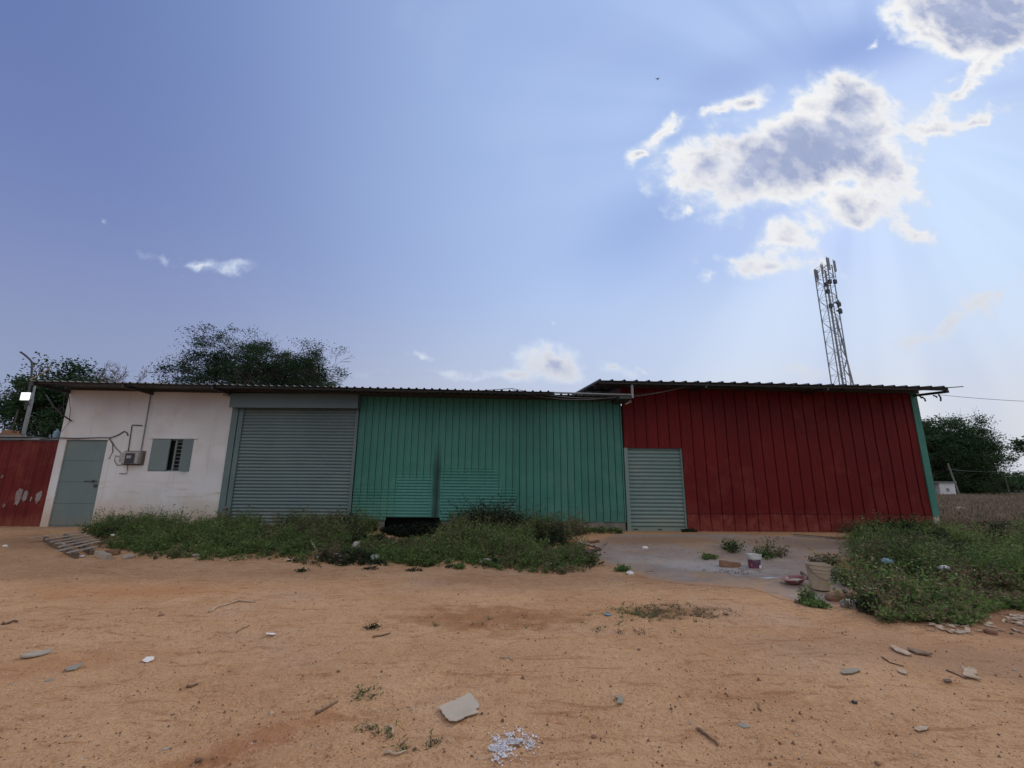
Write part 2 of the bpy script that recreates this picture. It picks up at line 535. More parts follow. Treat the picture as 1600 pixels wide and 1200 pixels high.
def sheet_extra(dust, z0, z1, streak, amt=0.5, nz=0.6, mask=None):
    def fx(gg, col, pos):
        s_ = comps(gg, pos)
        n_ = gg.noise(pos, 2.2, 6, 0.65)
        h_ = gg.m('MULTIPLY_ADD', n_, -nz, s_[2])
        col = gg.mix(gg.m('MULTIPLY', gg.ss(h_, z1 - nz / 2, z0 - nz / 2), amt), col, dust)
        mp2 = gg.n('ShaderNodeMapping')
        mp2.inputs['Scale'].default_value = (5, 1, 0.35)
        gg.link(pos, mp2.inputs[0])
        run = gg.ss(gg.noise(mp2.outputs[0], 1.6, 5, 0.65), 0.52, 0.74)
        col = gg.mix(gg.m('MULTIPLY', run, 0.45), col, streak)
        sc = gg.ss(gg.noise(pos, 9, 4, 0.7), 0.68, 0.76)
        col = gg.mix(gg.m('MULTIPLY', sc, 0.45), col, dust)
        # every sheet of the cladding has faded a little differently, with a scuffed lap line
        wn_ = gg.n('ShaderNodeTexWhiteNoise', noise_dimensions='1D')
        gg.put(wn_.inputs['W'], gg.m('FLOOR', gg.m('MULTIPLY', s_[0], 0.952)))
        col = gg.mix(gg.m('MULTIPLY', wn_.outputs['Value'], 0.32), col, streak)
        blot = gg.ss(gg.noise(pos, 1.1, 6, 0.7, 0.4), 0.50, 0.68)
        col = gg.mix(gg.m('MULTIPLY', blot, 0.22), col, dust)
        if mask:
            col = mask(gg, col, s_, pos)
        return col
    return fx


def green_mask(gg, col, s_, pos):
    """the dark grimy vertical stain and the tealer pressed patches low on the wall"""
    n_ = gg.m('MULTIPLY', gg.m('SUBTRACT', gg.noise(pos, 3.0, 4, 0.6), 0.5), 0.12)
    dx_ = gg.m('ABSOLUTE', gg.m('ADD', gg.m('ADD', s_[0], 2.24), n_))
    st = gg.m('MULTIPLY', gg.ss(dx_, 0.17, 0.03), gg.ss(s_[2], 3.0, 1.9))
    te = gg.m('MULTIPLY', gg.m('MULTIPLY', gg.ss(s_[0], -3.6, -3.3), gg.ss(s_[0], -0.1, -0.5)), gg.ss(s_[2], 2.2, 1.5))
    col = gg.mix(gg.m('MULTIPLY', te, 0.55), col, (0.075, 0.255, 0.225))
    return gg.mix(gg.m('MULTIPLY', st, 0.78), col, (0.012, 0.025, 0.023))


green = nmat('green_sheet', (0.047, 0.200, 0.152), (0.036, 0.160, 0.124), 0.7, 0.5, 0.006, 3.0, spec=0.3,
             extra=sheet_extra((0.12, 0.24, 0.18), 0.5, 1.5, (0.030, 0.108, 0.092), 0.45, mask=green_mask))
teal = nmat('teal_sheet', (0.075, 0.275, 0.235), (0.06, 0.225, 0.195), 0.9, 0.5, 0.004, 3.0, spec=0.3,
            extra=sheet_extra((0.16, 0.28, 0.21), 0.5, 1.4, (0.05, 0.17, 0.14), 0.4))
def red_mask(gg, col, s_, pos):
    n_ = gg.m('MULTIPLY', gg.m('SUBTRACT', gg.noise(pos, 1.4, 4, 0.6), 0.5), 0.10)
    z_ = gg.m('ADD', s_[2], n_)
    ln_ = gg.m('MULTIPLY', gg.ss(z_, 0.90, 0.875), gg.ss(z_, 0.835, 0.86))
    low = gg.ss(z_, 0.88, 0.84)
    sm = gg.ss(gg.noise(pos, 3.5, 7, 0.72), 0.46, 0.62)
    col = gg.mix(gg.m('MULTIPLY', gg.m('MULTIPLY', low, sm), 0.45), col, (0.26, 0.075, 0.055))
    sp_ = gg.ss(gg.noise(pos, 16, 5, 0.7), 0.66, 0.72)
    col = gg.mix(gg.m('MULTIPLY', gg.m('MULTIPLY', sp_, gg.ss(s_[2], 1.6, 0.5)), 0.6), col, (0.33, 0.19, 0.14))
    return gg.mix(gg.m('MULTIPLY', ln_, 0.6), col, (0.05, 0.008, 0.01))


red = nmat('red_sheet', (0.142, 0.012, 0.012), (0.108, 0.010, 0.011), 0.7, 0.6, 0.012, 2.2, spec=0.12,
           extra=sheet_extra((0.23, 0.055, 0.038), 0.3, 1.1, (0.080, 0.008, 0.010), 0.65, mask=red_mask))
redold = nmat('old_red_sheet', (0.14, 0.015, 0.013), (0.10, 0.012, 0.012), 0.9, 0.6, 0.006, 5.0, spec=0.15,
              extra=sheet_extra((0.30, 0.10, 0.06), 0.3, 0.8, (0.11, 0.016, 0.018), 0.5))
shut = nmat('shutter_grey', (0.125, 0.185, 0.190), (0.105, 0.155, 0.165), 0.9, 0.40, 0.002, 20,
            extra=sheet_extra((0.21, 0.22, 0.17), 0.5, 1.1, (0.10, 0.14, 0.14), 0.5))
shutl = nmat('shutter_green_grey', (0.145, 0.222, 0.208), (0.12, 0.19, 0.18), 0.9, 0.42, 0.002, 20,
             extra=sheet_extra((0.24, 0.25, 0.19), 0.3, 0.9, (0.15, 0.21, 0.19), 0.5))
doorm = nmat('door_paint', (0.135, 0.19, 0.185), (0.115, 0.165, 0.165), 1.2, 0.5, 0.003, 8,
             extra=sheet_extra((0.21, 0.17, 0.12), 0.35, 0.8, (0.10, 0.14, 0.14), 0.6))
winm = nmat('window_paint', (0.155, 0.205, 0.20), (0.13, 0.175, 0.175), 1.2, 0.5, 0.002, 8)
hoodm = nmat('hood_paint', (0.10, 0.155, 0.155), (0.08, 0.125, 0.13), 1.0, 0.45, 0.003, 6)
roofm = nmat('roof_sheet', (0.075, 0.085, 0.085), (0.05, 0.055, 0.058), 1.2, 0.5, 0.002, 20, c3=(0.13, 0.115, 0.095), s3=1.5)
steel = nmat('dark_steel', (0.045, 0.048, 0.052), (0.03, 0.032, 0.036), 6, 0.6)
galv = nmat('galvanised', (0.22, 0.24, 0.25), (0.17, 0.185, 0.19), 8, 0.45, metal=0.4)
postm = nmat('dark_green_post', (0.03, 0.07, 0.06), (0.02, 0.045, 0.04), 3, 0.6)
plinthm = nmat('plinth', (0.22, 0.19, 0.165), (0.14, 0.12, 0.105), 4, 0.95, 0.012, 25, c3=(0.48, 0.40, 0.35), s3=1.6, t3=(0.55, 0.68))
brickm = nmat('clay_brick', (0.27, 0.15, 0.09), (0.20, 0.10, 0.06), 14, 0.95, 0.006, 60)
dark = nmat('dark_interior', (0.012, 0.012, 0.013), (0.008, 0.008, 0.009), 4, 0.9)
blackp = nmat('black_plastic', (0.02, 0.02, 0.022), (0.03, 0.03, 0.032), 8, 0.5)
cablem = nmat('cable_rubber', (0.035, 0.033, 0.034), (0.055, 0.05, 0.05), 8, 0.6)
cablel = nmat('grey_cable', (0.16, 0.165, 0.17), (0.11, 0.11, 0.115), 8, 0.6)
whitep = nmat('white_plastic', (0.62, 0.62, 0.60), (0.50, 0.49, 0.46), 5, 0.5)
meterm = nmat('meter_plastic', (0.35, 0.34, 0.33), (0.26, 0.25, 0.24), 8, 0.6)
glassd = nmat('dark_glass', (0.015, 0.016, 0.018), (0.02, 0.02, 0.02), 3, 0.15)
woodp = nmat('pale_wood', (0.42, 0.35, 0.27), (0.30, 0.24, 0.18), 9, 0.9, 0.004, 60, stretch=(0.4, 4, 1))
woodd = nmat('dark_wood', (0.10, 0.07, 0.05), (0.16, 0.11, 0.075), 12, 0.95, 0.004, 60)
stickm = nmat('dry_stick', (0.24, 0.155, 0.10), (0.15, 0.09, 0.055), 20, 0.95)
stickp = nmat('pale_stick', (0.50, 0.38, 0.27), (0.38, 0.27, 0.18), 20, 0.95)
card = nmat('cardboard', (0.47, 0.39, 0.30), (0.40, 0.33, 0.25), 6, 0.9, 0.003, 18)
stonem = nmat('pale_stone', (0.42, 0.37, 0.32), (0.30, 0.25, 0.21), 9, 0.9, 0.006, 40)
stoneg = nmat('grey_green_stone', (0.31, 0.27, 0.21), (0.25, 0.21, 0.16), 9, 0.9, 0.004, 40)
paperm = nmat('paper_white', (0.78, 0.74, 0.68), (0.66, 0.60, 0.54), 20, 0.9)
powder = nmat('white_powder', (0.80, 0.79, 0.82), (0.62, 0.58, 0.58), 30, 0.95)
bagm = nmat('plastic_bag', (0.62, 0.62, 0.62), (0.45, 0.45, 0.46), 15, 0.45)
bluep = nmat('blue_plastic', (0.14, 0.26, 0.32), (0.20, 0.32, 0.36), 15, 0.45)
purple = nmat('purple_label', (0.075, 0.035, 0.09), (0.12, 0.03, 0.05), 14, 0.5, c3=(0.42, 0.10, 0.08), s3=14, t3=(0.55, 0.62))
bucketw = nmat('bucket_white', (0.60, 0.60, 0.57), (0.50, 0.49, 0.45), 8, 0.5)
bucketd = nmat('bucket_dusty', (0.40, 0.325, 0.235), (0.32, 0.25, 0.175), 5, 0.9, 0.004, 30, c3=(0.30, 0.22, 0.15), s3=5, t3=(0.58, 0.72))
basinm = nmat('basin_red', (0.28, 0.10, 0.10), (0.20, 0.07, 0.07), 8, 0.6, c3=(0.45, 0.38, 0.34), s3=9, t3=(0.58, 0.66))
orangem = nmat('orange_scrap', (0.42, 0.19, 0.05), (0.30, 0.10, 0.05), 20, 0.8)
barkm = nmat('bark', (0.10, 0.08, 0.065), (0.06, 0.047, 0.04), 8, 0.95, 0.01, 20)
twigm = nmat('twig', (0.125, 0.095, 0.085), (0.08, 0.06, 0.055), 8, 0.95)
stem = nmat('weed_stem', (0.085, 0.10, 0.045), (0.13, 0.10, 0.06), 6, 0.9)
towerm = nmat('tower_steel', (0.25, 0.265, 0.28), (0.19, 0.20, 0.215), 0.6, 0.55)
antm = nmat('antenna_grey', (0.20, 0.21, 0.22), (0.15, 0.155, 0.16), 1, 0.5)
hutm = nmat('hut_white', (0.60, 0.60, 0.61), (0.52, 0.52, 0.52), 1, 0.8)
wallg = nmat('far_grey_wall', (0.12, 0.135, 0.155), (0.10, 0.11, 0.125), 0.5, 0.9)


def leafmat(name, cA, cB, cC, trans=0.35, rough=0.55):
    m_ = bpy.data.materials.new(name)
    m_.use_nodes = True
    t = m_.node_tree
    t.nodes.clear()
    gg = G_(t)
    at = gg.n('ShaderNodeAttribute')
    at.attribute_name = 'tone'
    at.attribute_type = 'GEOMETRY'
    geo = gg.n('ShaderNodeNewGeometry')
    pn = gg.noise(geo.outputs['Position'], 0.9, 3, 0.6)
    f_ = gg.m('ADD', gg.m('MULTIPLY', at.outputs['Fac'], 0.7), gg.m('MULTIPLY', gg.ss(pn, 0.3, 0.7), 0.3))
    c_ = gg.mix(gg.ss(f_, 0.0, 0.6), cA, cB)
    c_ = gg.mix(gg.ss(f_, 0.62, 1.0), c_, cC)
    d_ = gg.n('ShaderNodeBsdfPrincipled')
    gg.link(c_, d_.inputs['Base Color'])
    d_.inputs['Roughness'].default_value = rough
    d_.inputs['Specular IOR Level'].default_value = 0.12
    tr = gg.n('ShaderNodeBsdfTranslucent')
    gg.link(c_, tr.inputs[0])
    mx = gg.n('ShaderNodeMixShader')
    mx.inputs[0].default_value = trans
    gg.link(d_.outputs[0], mx.inputs[1])
    gg.link(tr.outputs[0], mx.inputs[2])
    o_ = gg.n('ShaderNodeOutputMaterial')
    gg.link(mx.outputs[0], o_.inputs[0])
    MATS[name] = m_
    return m_


lf_weed = leafmat('weed_leaf', (0.050, 0.100, 0.030), (0.130, 0.200, 0.060), (0.30, 0.34, 0.14))
lf_dry = leafmat('dry_leaf', (0.10, 0.075, 0.045), (0.19, 0.145, 0.09), (0.28, 0.22, 0.13))
lf_dark = leafmat('dark_weed_leaf', (0.012, 0.022, 0.012), (0.022, 0.036, 0.018), (0.035, 0.05, 0.022), 0.2)
lf_black = leafmat('black_leaf', (0.004, 0.007, 0.005), (0.007, 0.012, 0.007), (0.014, 0.022, 0.012), 0.1)  # near-black, for the dark shrub and the added foliage that paints shade
lf_thorn = leafmat('thorn_leaf', (0.016, 0.036, 0.016), (0.032, 0.062, 0.026), (0.08, 0.12, 0.045))
lf_tree = leafmat('tree_leaf', (0.022, 0.050, 0.022), (0.045, 0.085, 0.034), (0.095, 0.14, 0.055))
lf_mauve = leafmat('mauve_twig', (0.12, 0.095, 0.085), (0.17, 0.13, 0.115), (0.24, 0.19, 0.16))
lf_field = leafmat('field_grass', (0.17, 0.13, 0.095), (0.26, 0.20, 0.145), (0.36, 0.29, 0.20))


# ------------------------------------------------------------------ mesh builder
class MB:
    def __init__(s):
        s.v, s.f, s.mi = [], [], []

    def add(s, vs, fs, mi=0):
        o = len(s.v)
        s.v.extend([tuple(p) for p in vs])
        for f in fs:
            s.f.append(tuple(i + o for i in f))
            s.mi.append(mi)
        return s

    def box(s, x0, x1, y0, y1, z0, z1, mi=0, M=None):
        vs = [Vector((x, y, z)) for z in (z0, z1) for (x, y) in ((x0, y0), (x1, y0), (x1, y1), (x0, y1))]
        if M is not None:
            vs = [M @ p for p in vs]
        return s.add(vs, [(0, 3, 2, 1), (4, 5, 6, 7), (0, 1, 5, 4), (1, 2, 6, 5), (2, 3, 7, 6), (3, 0, 4, 7)], mi)

    def bar(s, a, b, w, h=None, mi=0):
        """rectangular bar from a to b"""
        a, b = Vector(a), Vector(b)
        h = h or w
        d = (b - a)
        L = d.length
        q = d.to_track_quat('X', 'Z').to_matrix().to_4x4()
        M = Matrix.Translation(a) @ q
        return s.box(0, L, -w / 2, w / 2, -h / 2, h / 2, mi, M)

    def tube(s, pts, r, n=6, mi=0, cap=True):
        pts = [Vector(p) for p in pts]
        if not hasattr(r, '__len__'):
            r = [r] * len(pts)
        o = len(s.v)
        up = Vector((0, 0, 1))
        for i, p in enumerate(pts):
            d = (pts[min(i + 1, len(pts) - 1)] - pts[max(i - 1, 0)])
            if d.length < 1e-9:
                d = Vector((0, 0, 1))
            d.normalize()
            a = d.cross(up if abs(d.z) < 0.95 else Vector((1, 0, 0))).normalized()
            b = d.cross(a)
            for k in range(n):
                t = 2 * math.pi * k / n
                s.v.append(tuple(p + (a * math.cos(t) + b * math.sin(t)) * r[i]))
        for i in range(len(pts) - 1):
            for k in range(n):
                k2 = (k + 1) % n
                s.f.append((o + i * n + k, o + (i + 1) * n + k, o + (i + 1) * n + k2, o + i * n + k2))
                s.mi.append(mi)
        if cap:
            s.f.append(tuple(o + k for k in range(n)))
            s.mi.append(mi)
            e = o + (len(pts) - 1) * n
            s.f.append(tuple(e + k for k in reversed(range(n))))
            s.mi.append(mi)
        return s

    def lathe(s, prof, n=28, mi=0, M=None):
        o = len(s.v)
        for (r, z) in prof:
            for k in range(n):
                t = 2 * math.pi * k / n
                p = Vector((r * math.cos(t), r * math.sin(t), z))
                s.v.append(tuple(M @ p if M is not None else p))
        for i in range(len(prof) - 1):
            for k in range(n):
                k2 = (k + 1) % n
                s.f.append((o + i * n + k, o + i * n + k2, o + (i + 1) * n + k2, o + (i + 1) * n + k))
                s.mi.append(mi)
        return s

    def build(s, name, mats, parent=None, loc=None, smooth=False):
        if not isinstance(mats, (list, tuple)):
            mats = [mats]
        off = Vector((0, 0, 0))
        if parent is not None:
            off = wloc(parent)
            if loc is not None:
                off = Vector(loc)
        elif loc is not None:
            off = Vector(loc)
        me = bpy.data.meshes.new(name)
        me.from_pydata([(p[0] - off.x, p[1] - off.y, p[2] - off.z) for p in s.v], [], s.f)
        for m_ in mats:
            me.materials.append(m_)
        if len(mats) > 1:
            me.polygons.foreach_set('material_index', s.mi)
        if smooth:
            me.polygons.foreach_set('use_smooth', [True] * len(me.polygons))
        me.update()
        ob = bpy.data.objects.new(name, me)
        COL.objects.link(ob)
        if parent is not None:
            ob.parent = parent
            ob.location = off - wloc(parent)
        else:
            ob.location = off
        return ob


def wloc(o):
    p = Vector((0, 0, 0))
    while o is not None:
        p = p + o.location
        o = o.parent
    return p


def tag(o, label, cat, group=None, kind=None):
    if label:
        o['label'] = label
    if cat:
        o['category'] = cat
    if group:
        o['group'] = group
    if kind:
        o['kind'] = kind
    return o


def thing(name, label, cat, loc, group=None):
    o = bpy.data.objects.new(name, None)
    o.empty_display_size = 0.2
    COL.objects.link(o)
    o.location = loc
    return tag(o, label, cat, group)


def fastmesh(name, V, Fq, mats, mi=None, tone=None, loc=(0, 0, 0), parent=None):
    """quads from numpy arrays"""
    me = bpy.data.meshes.new(name)
    nv, nf = len(V), len(Fq)
    off = wloc(parent) if parent is not None else Vector(loc)
    V = np.asarray(V, float) - np.array(off)
    me.vertices.add(nv)
    me.vertices.foreach_set('co', V.astype(np.float32).ravel())
    me.loops.add(nf * 4)
    me.loops.foreach_set('vertex_index', np.asarray(Fq, np.int32).ravel())
    me.polygons.add(nf)
    me.polygons.foreach_set('loop_start', np.arange(0, nf * 4, 4, dtype=np.int32))
    me.polygons.foreach_set('loop_total', np.full(nf, 4, np.int32))
    for m_ in mats:
        me.materials.append(m_)
    if mi is not None:
        me.polygons.foreach_set('material_index', np.asarray(mi, np.int32))
    if tone is not None:
        a = me.attributes.new('tone', 'FLOAT', 'FACE')
        a.data.foreach_set('value', np.asarray(tone, np.float32))
    me.update(calc_edges=True)
    me.validate()
    ob = bpy.data.objects.new(name, me)
    COL.objects.link(ob)
    if parent is not None:
        ob.parent = parent
    else:
        ob.location = off
    return ob


rng = np.random.default_rng(11)


def leaf_quads(C, length, width, up=0.3, droop=0.0, dirs=None):
    """kite shaped leaves at centres C"""
    n = len(C)
    if dirs is None:
        dirs = rng.normal(size=(n, 3))
        dirs[:, 2] = dirs[:, 2] * 0.6 + up
    d = dirs / np.linalg.norm(dirs, axis=1)[:, None]
    r = rng.normal(size=(n, 3))
    a = np.cross(d, r)
    a /= np.linalg.norm(a, axis=1)[:, None] + 1e-9
    L = (length * rng.uniform(0.6, 1.35, n))[:, None]
    Wd = (width * rng.uniform(0.6, 1.35, n))[:, None]
    v0 = C
    v1 = C + d * L * 0.45 + a * Wd * 0.5
    v2 = C + d * L
    v3 = C + d * L * 0.45 - a * Wd * 0.5
    V = np.stack([v0, v1, v2, v3], 1).reshape(-1, 3)
    Fq = np.arange(n * 4).reshape(-1, 4)
    return V, Fq


# ------------------------------------------------------------------ ground
def axis(lo, hi, step, far, grow=1.22):
    c = list(np.arange(lo, hi + 1e-6, step))
    a, s_ = c[-1], step
    while a < far:
        s_ *= grow
        a += s_
        c.append(a)
    b, s_, pre = c[0], step, []
    while b > -far:
        s_ *= grow
        b -= s_
        pre.append(b)
    return np.array(pre[::-1] + c)


gx = axis(-9.5, 9.5, 0.055, 1800)
gy = axis(2.2, 12.0, 0.05, 2500)
gy = gy[gy > -60]
X, Y = np.meshgrid(gx, gy)
Z = gz(X, Y)
V = np.stack([X, Y, Z], -1).reshape(-1, 3)
nx, ny = len(gx), len(gy)
idx = np.arange(nx * ny).reshape(ny, nx)
Fq = np.stack([idx[:-1, :-1], idx[:-1, 1:], idx[1:, 1:], idx[1:, :-1]], -1).reshape(-1, 4)
gr = fastmesh('ground', V, Fq, [sand])
gr.data.polygons.foreach_set('use_smooth', [True] * len(gr.data.polygons))
tag(gr, 'orange sandy earth yard in front of the sheds', 'ground', kind='structure')

# concrete apron in front of the red shed: irregular outline laid on the ground
outl = [(908, 862), (925, 846), (962, 835), (1078, 834), (1200, 836), (1300, 838), (1352, 842), (1345, 862), (1318, 880),
        (1322, 905), (1332, 935), (1322, 950), (1285, 948), (1238, 940), (1180, 925), (1120, 916), (1060, 912), (1010, 904), (965, 893), (935, 884), (915, 872)]
poly = [GP(*p) for p in outl]


def inside(x, y, poly):
    c = np.zeros(np.shape(x), bool)
    n = len(poly)
    for i in range(n):
        a, b = poly[i], poly[(i + 1) % n]
        cond = ((a[1] > y) != (b[1] > y))
        xi = (b[0] - a[0]) * (y - a[1]) / ((b[1] - a[1]) if abs(b[1] - a[1]) > 1e-9 else 1e-9) + a[0]
        c ^= cond & (x < xi)
    return c


ax_ = np.arange(0.8, 12.5, 0.05)
ay_ = np.arange(6.5, 13.99, 0.05)
X, Y = np.meshgrid(ax_, ay_)
Xw = X + 0.5 * fbm(X * 1.7, Y * 1.7, 4, 51)
Yw = Y + 0.5 * fbm(X * 1.7, Y * 1.7, 4, 77)
ins = inside(Xw, Yw, poly)
Z = gz(X, Y) + 0.004
rimd = np.full(X.shape, 9.0)
for i in range(len(poly)):
    a, b = poly[i], poly[(i + 1) % len(poly)]
    if a.y > 13.3 and b.y > 13.3:
        continue
    L2 = (b.x - a.x) ** 2 + (b.y - a.y) ** 2
    tt = np.clip(((Xw - a.x) * (b.x - a.x) + (Yw - a.y) * (b.y - a.y)) / L2, 0, 1)
    rimd = np.minimum(rimd, np.hypot(Xw - a.x - tt * (b.x - a.x), Yw - a.y - tt * (b.y - a.y)))
rimd = np.clip(rimd / 0.55, 0, 1)
idx = np.arange(X.size).reshape(X.shape)
cell = ins[:-1, :-1] & ins[1:, 1:] & ins[:-1, 1:] & ins[1:, :-1]
Fq = np.stack([idx[:-1, :-1], idx[:-1, 1:], idx[1:, 1:], idx[1:, :-1]], -1)[cell]
used, inv = np.unique(Fq.ravel(), return_inverse=True)
V = np.stack([X, Y, Z], -1).reshape(-1, 3)[used]
ap = fastmesh('concrete_apron', V, inv.reshape(-1, 4), [concrete], tone=rimd[:-1, :-1][cell])
ap.data.polygons.foreach_set('use_smooth', [True] * len(ap.data.polygons))
tag(ap, 'worn grey concrete apron before the red shed, sand drifting over it', 'concrete slab', kind='structure')

# ------------------------------------------------------------------ sheds
WY = 14.0            # facade plane


def roof_z(x, y, red_):
    if red_:
        return 4.60 - (x - 2.52) * 0.0138 + (y - 12.8) * 0.13
    return 4.46 - (x + 13.86) * 0.0140 + (y - 12.8) * 0.055


def cladding(mb, x0, x1, z0, z1, y, pitch, gw=0.026, gd=0.028, rw=0.04, rh=0.012, bead=0.0, dent=0.01, nz=14, phase=0.0, seed=0, sign=-1, mi=0, jag=0.0):
    """profiled sheet; sign -1 faces -Y. z0, z1 may be functions of x"""
    prof = []
    k = 0
    x = x0 - phase
    while x < x1 + pitch:
        prof += [(x, 0), (x + 0.002, -gd), (x + gw, -gd), (x + gw + 0.004, rh), (x + gw + rw, rh), (x + gw + rw + 0.012, 0)]
        if bead:
            c = x + (gw + rw + pitch) / 2 + 0.01
            prof += [(c - 0.014, 0), (c - 0.006, bead), (c + 0.006, bead), (c + 0.014, 0)]
        else:
            prof += [(x + (gw + rw + pitch) / 2, 0)]
        x += pitch
    prof = [(min(max(a, x0), x1), d) for a, d in prof]
    pr = [prof[0]]
    for q in prof[1:]:
        if q[0] > pr[-1][0] + 1e-5:
            pr.append(q)
    n = len(pr)
    vs = []
    for i in range(nz + 1):
        for (xx, d) in pr:
            a = z0(xx) if callable(z0) else z0
            b = z1(xx) if callable(z1) else z1
            t = i / nz
            zz = a + (b - a) * t
            if i == 0 and jag:
                zz += jag * float(fbm(xx * 3, 0.0, 3, seed + 5))
            dd = dent * float(fbm(xx * 0.9 + seed, zz * 1.3, 3, seed)) * 2
            low = max(0.0, 1 - (zz - a) / 0.9)
            dd += dent * 2.2 * low * float(fbm(xx * 2.3 + seed, zz * 3.1, 3, seed + 3)) * 2
            vs.append((xx + 0.35 * dd, y + sign * (d + dd), zz))
    fs = []
    for i in range(nz):
        for k in range(n - 1):
            a = i * n + k
            fs.append((a, a + 1, a + n + 1, a + n) if sign < 0 else (a + 1, a, a + n, a + n + 1))
    mb.add(vs, fs, mi)


def slats(mb, x0, x1, z0, z1, y, pitch, depth=0.022, mi=0, wob=0.0, cols=1):
    """roller shutter curtain: convex slats with a dark seam"""
    rows = [(0.0, -0.010), (0.05, -0.010), (0.10, 0.2 * depth), (0.30, 0.85 * depth), (0.5, depth), (0.75, 0.75 * depth), (0.93, 0.1 * depth), (0.97, -0.010)]
    zs = []
    z = z0
    while z < z1 - 1e-6:
        for (t, d) in rows:
            zz = z + t * pitch
            if zz < z1:
                zs.append((zz, d))
        z += pitch
    zs.append((z1, 0))
    xs = [x0 + (x1 - x0) * i / cols for i in range(cols + 1)]
    vs = []
    for (zz, d) in zs:
        for xx in xs:
            w_ = wob * float(fbm(xx * 1.1, zz * 1.5, 2, 31))
            vs.append((xx, y - d - w_, zz + w_ * 0.5))
    n = len(xs)
    fs = [(i * n + k, i * n + k + 1, (i + 1) * n + k + 1, (i + 1) * n + k) for i in range(len(zs) - 1) for k in range(n - 1)]
    mb.add(vs, fs, mi)


def roof_mesh(mb, x0, x1, y0, y1, red_, pitch, rib=0.035, th=0.006, jag=0.03, seed=1):
    prof = []
    x = x0
    while x < x1:
        prof += [(x, 0), (x + 0.02, rib), (x + 0.055, rib), (x + 0.075, 0)]
        x += pitch
    prof = [p for p in prof if p[0] < x1] + [(x1, 0)]
    n = len(prof)
    vs = []
    k = 0
    for layer in (0, -th):
        for yy in (y0, (y0 + y1) / 2, y1):
            for i, (xx, d) in enumerate(prof):
                sheet_i = int((xx - x0) / (pitch * 4))
                jy = jag * (random.Random(seed * 100 + sheet_i).random() - 0.5) if yy == y0 else 0
                sg = 0.014 * float(fbm(xx * 0.7 + seed, yy * 0.3, 2, 12))
                vs.append((xx, yy + jy, roof_z(xx, yy, red_) + d + layer + sg))
    fs = []
    for r_ in range(2):
        for i in range(n - 1):
            a = r_ * n + i
            fs.append((a, a + 1, a + n + 1, a + n))
            b = 3 * n + a
            fs.append((b + 1, b, b + n, b + n + 1))
    for i in range(n - 1):
        fs.append((i, 3 * n + i, 3 * n + i + 1, i + 1))
    for e in (0, n - 1):
        for r_ in range(2):
            a = r_ * n + e
            fs.append((a, a + n, 3 * n + a + n, 3 * n + a) if e == 0 else (a + n, a, 3 * n + a, 3 * n + a + n))
    mb.add(vs, fs)


# ---- building A: white plastered room and green shed under one roof
XL, XM, XG = -13.79, -8.62, 3.40
shedA = thing('shed', 'long shed: white plastered room, big roller shutter and ribbed green sheet wall', 'shed', (-5.2, WY, 0.36))


def topA(x):
    return roof_z(x, WY, False) - 0.02


# plaster wall with a door and a window opening
dx0, dx1, dz1 = -13.56, -12.31, 2.905
wx0, wx1, wz0, wz1 = -10.94, -9.68, 1.975, 2.95
mb = MB()
xs = [XL, dx0, dx1, -11.6, wx0, wx1, -9.2, XM]
zs = [0.2, wz0, dz1, wz1, 3.6, None]
zl = [0.2, wz0, dz1, wz1, 3.6]


def cellhole(xa, xb, za, zb):
    xm, zm = (xa + xb) / 2, (za + zb) / 2
    return (dx0 < xm < dx1 and zm < dz1) or (wx0 < xm < wx1 and wz0 < zm < wz1)


for i in range(len(xs) - 1):
    for k in range(len(zl)):
        za = zl[k]
        zb0 = zl[k + 1] if k + 1 < len(zl) else topA(xs[i])
        zb1 = zl[k + 1] if k + 1 < len(zl) else topA(xs[i + 1])
        if cellhole(xs[i], xs[i + 1], za, zb0):
            continue
        mb.add([(xs[i], WY, za), (xs[i + 1], WY, za), (xs[i + 1], WY, zb1), (xs[i], WY, zb0)], [(0, 1, 2, 3)])
# reveals
for (a, b, c, d) in ((dx0, dx1, 0.2, dz1), (wx0, wx1, wz0, wz1)):
    dp = 0.16
    mb.add([(a, WY, c), (a, WY + dp, c), (a, WY + dp, d), (a, WY, d)], [(0, 1, 2, 3)])
    mb.add([(b, WY, c), (b, WY + dp, c), (b, WY + dp, d), (b, WY, d)], [(3, 2, 1, 0)])
    mb.add([(a, WY, d), (b, WY, d), (b, WY + dp, d), (a, WY + dp, d)], [(3, 2, 1, 0)])
    mb.add([(a, WY, c), (b, WY, c), (b, WY + dp, c), (a, WY + dp, c)], [(0, 1, 2, 3)])
# left side wall
mb.add([(XL, WY, 0.2), (XL, WY + 8, 0.2), (XL, WY + 8, topA(XL) + 0.4), (XL, WY, topA(XL))], [(3, 2, 1, 0)])
mb.build('plaster_wall', plaster, shedA)
# thin plaster lips over the openings
MB().box(wx0 - 0.10, wx1 + 0.10, WY - 0.03, WY + 0.0, wz1 + 0.002, wz1 + 0.03).build('lintel', plaster, shedA)
MB().box(dx0 - 0.03, dx1 + 0.06, WY - 0.035, WY, dz1 + 0.002, dz1 + 0.04).build('lintel', plaster, shedA)
# steel door
mb = MB()
for k in range(4):
    z_a = 0.40 + k * 0.626
    mb.box(dx0 + 0.005, dx1 - 0.005, WY + 0.035 + 0.002 * (k % 2), WY + 0.075, z_a, z_a + 0.616)
mb.box(dx0 + 0.001, dx1 - 0.001, WY + 0.05, WY + 0.06, 0.36, 2.904)
door = mb.build('door', doorm, shedA)
MB().box(-12.80, -12.42, WY + 0.012, WY + 0.03, 1.660, 1.682).box(-12.47, -12.40, WY + 0.004, WY + 0.033, 1.50, 1.58).box(-12.55, -12.50, WY + 0.008, WY + 0.034, 1.63, 1.71).build('handle', steel, door)
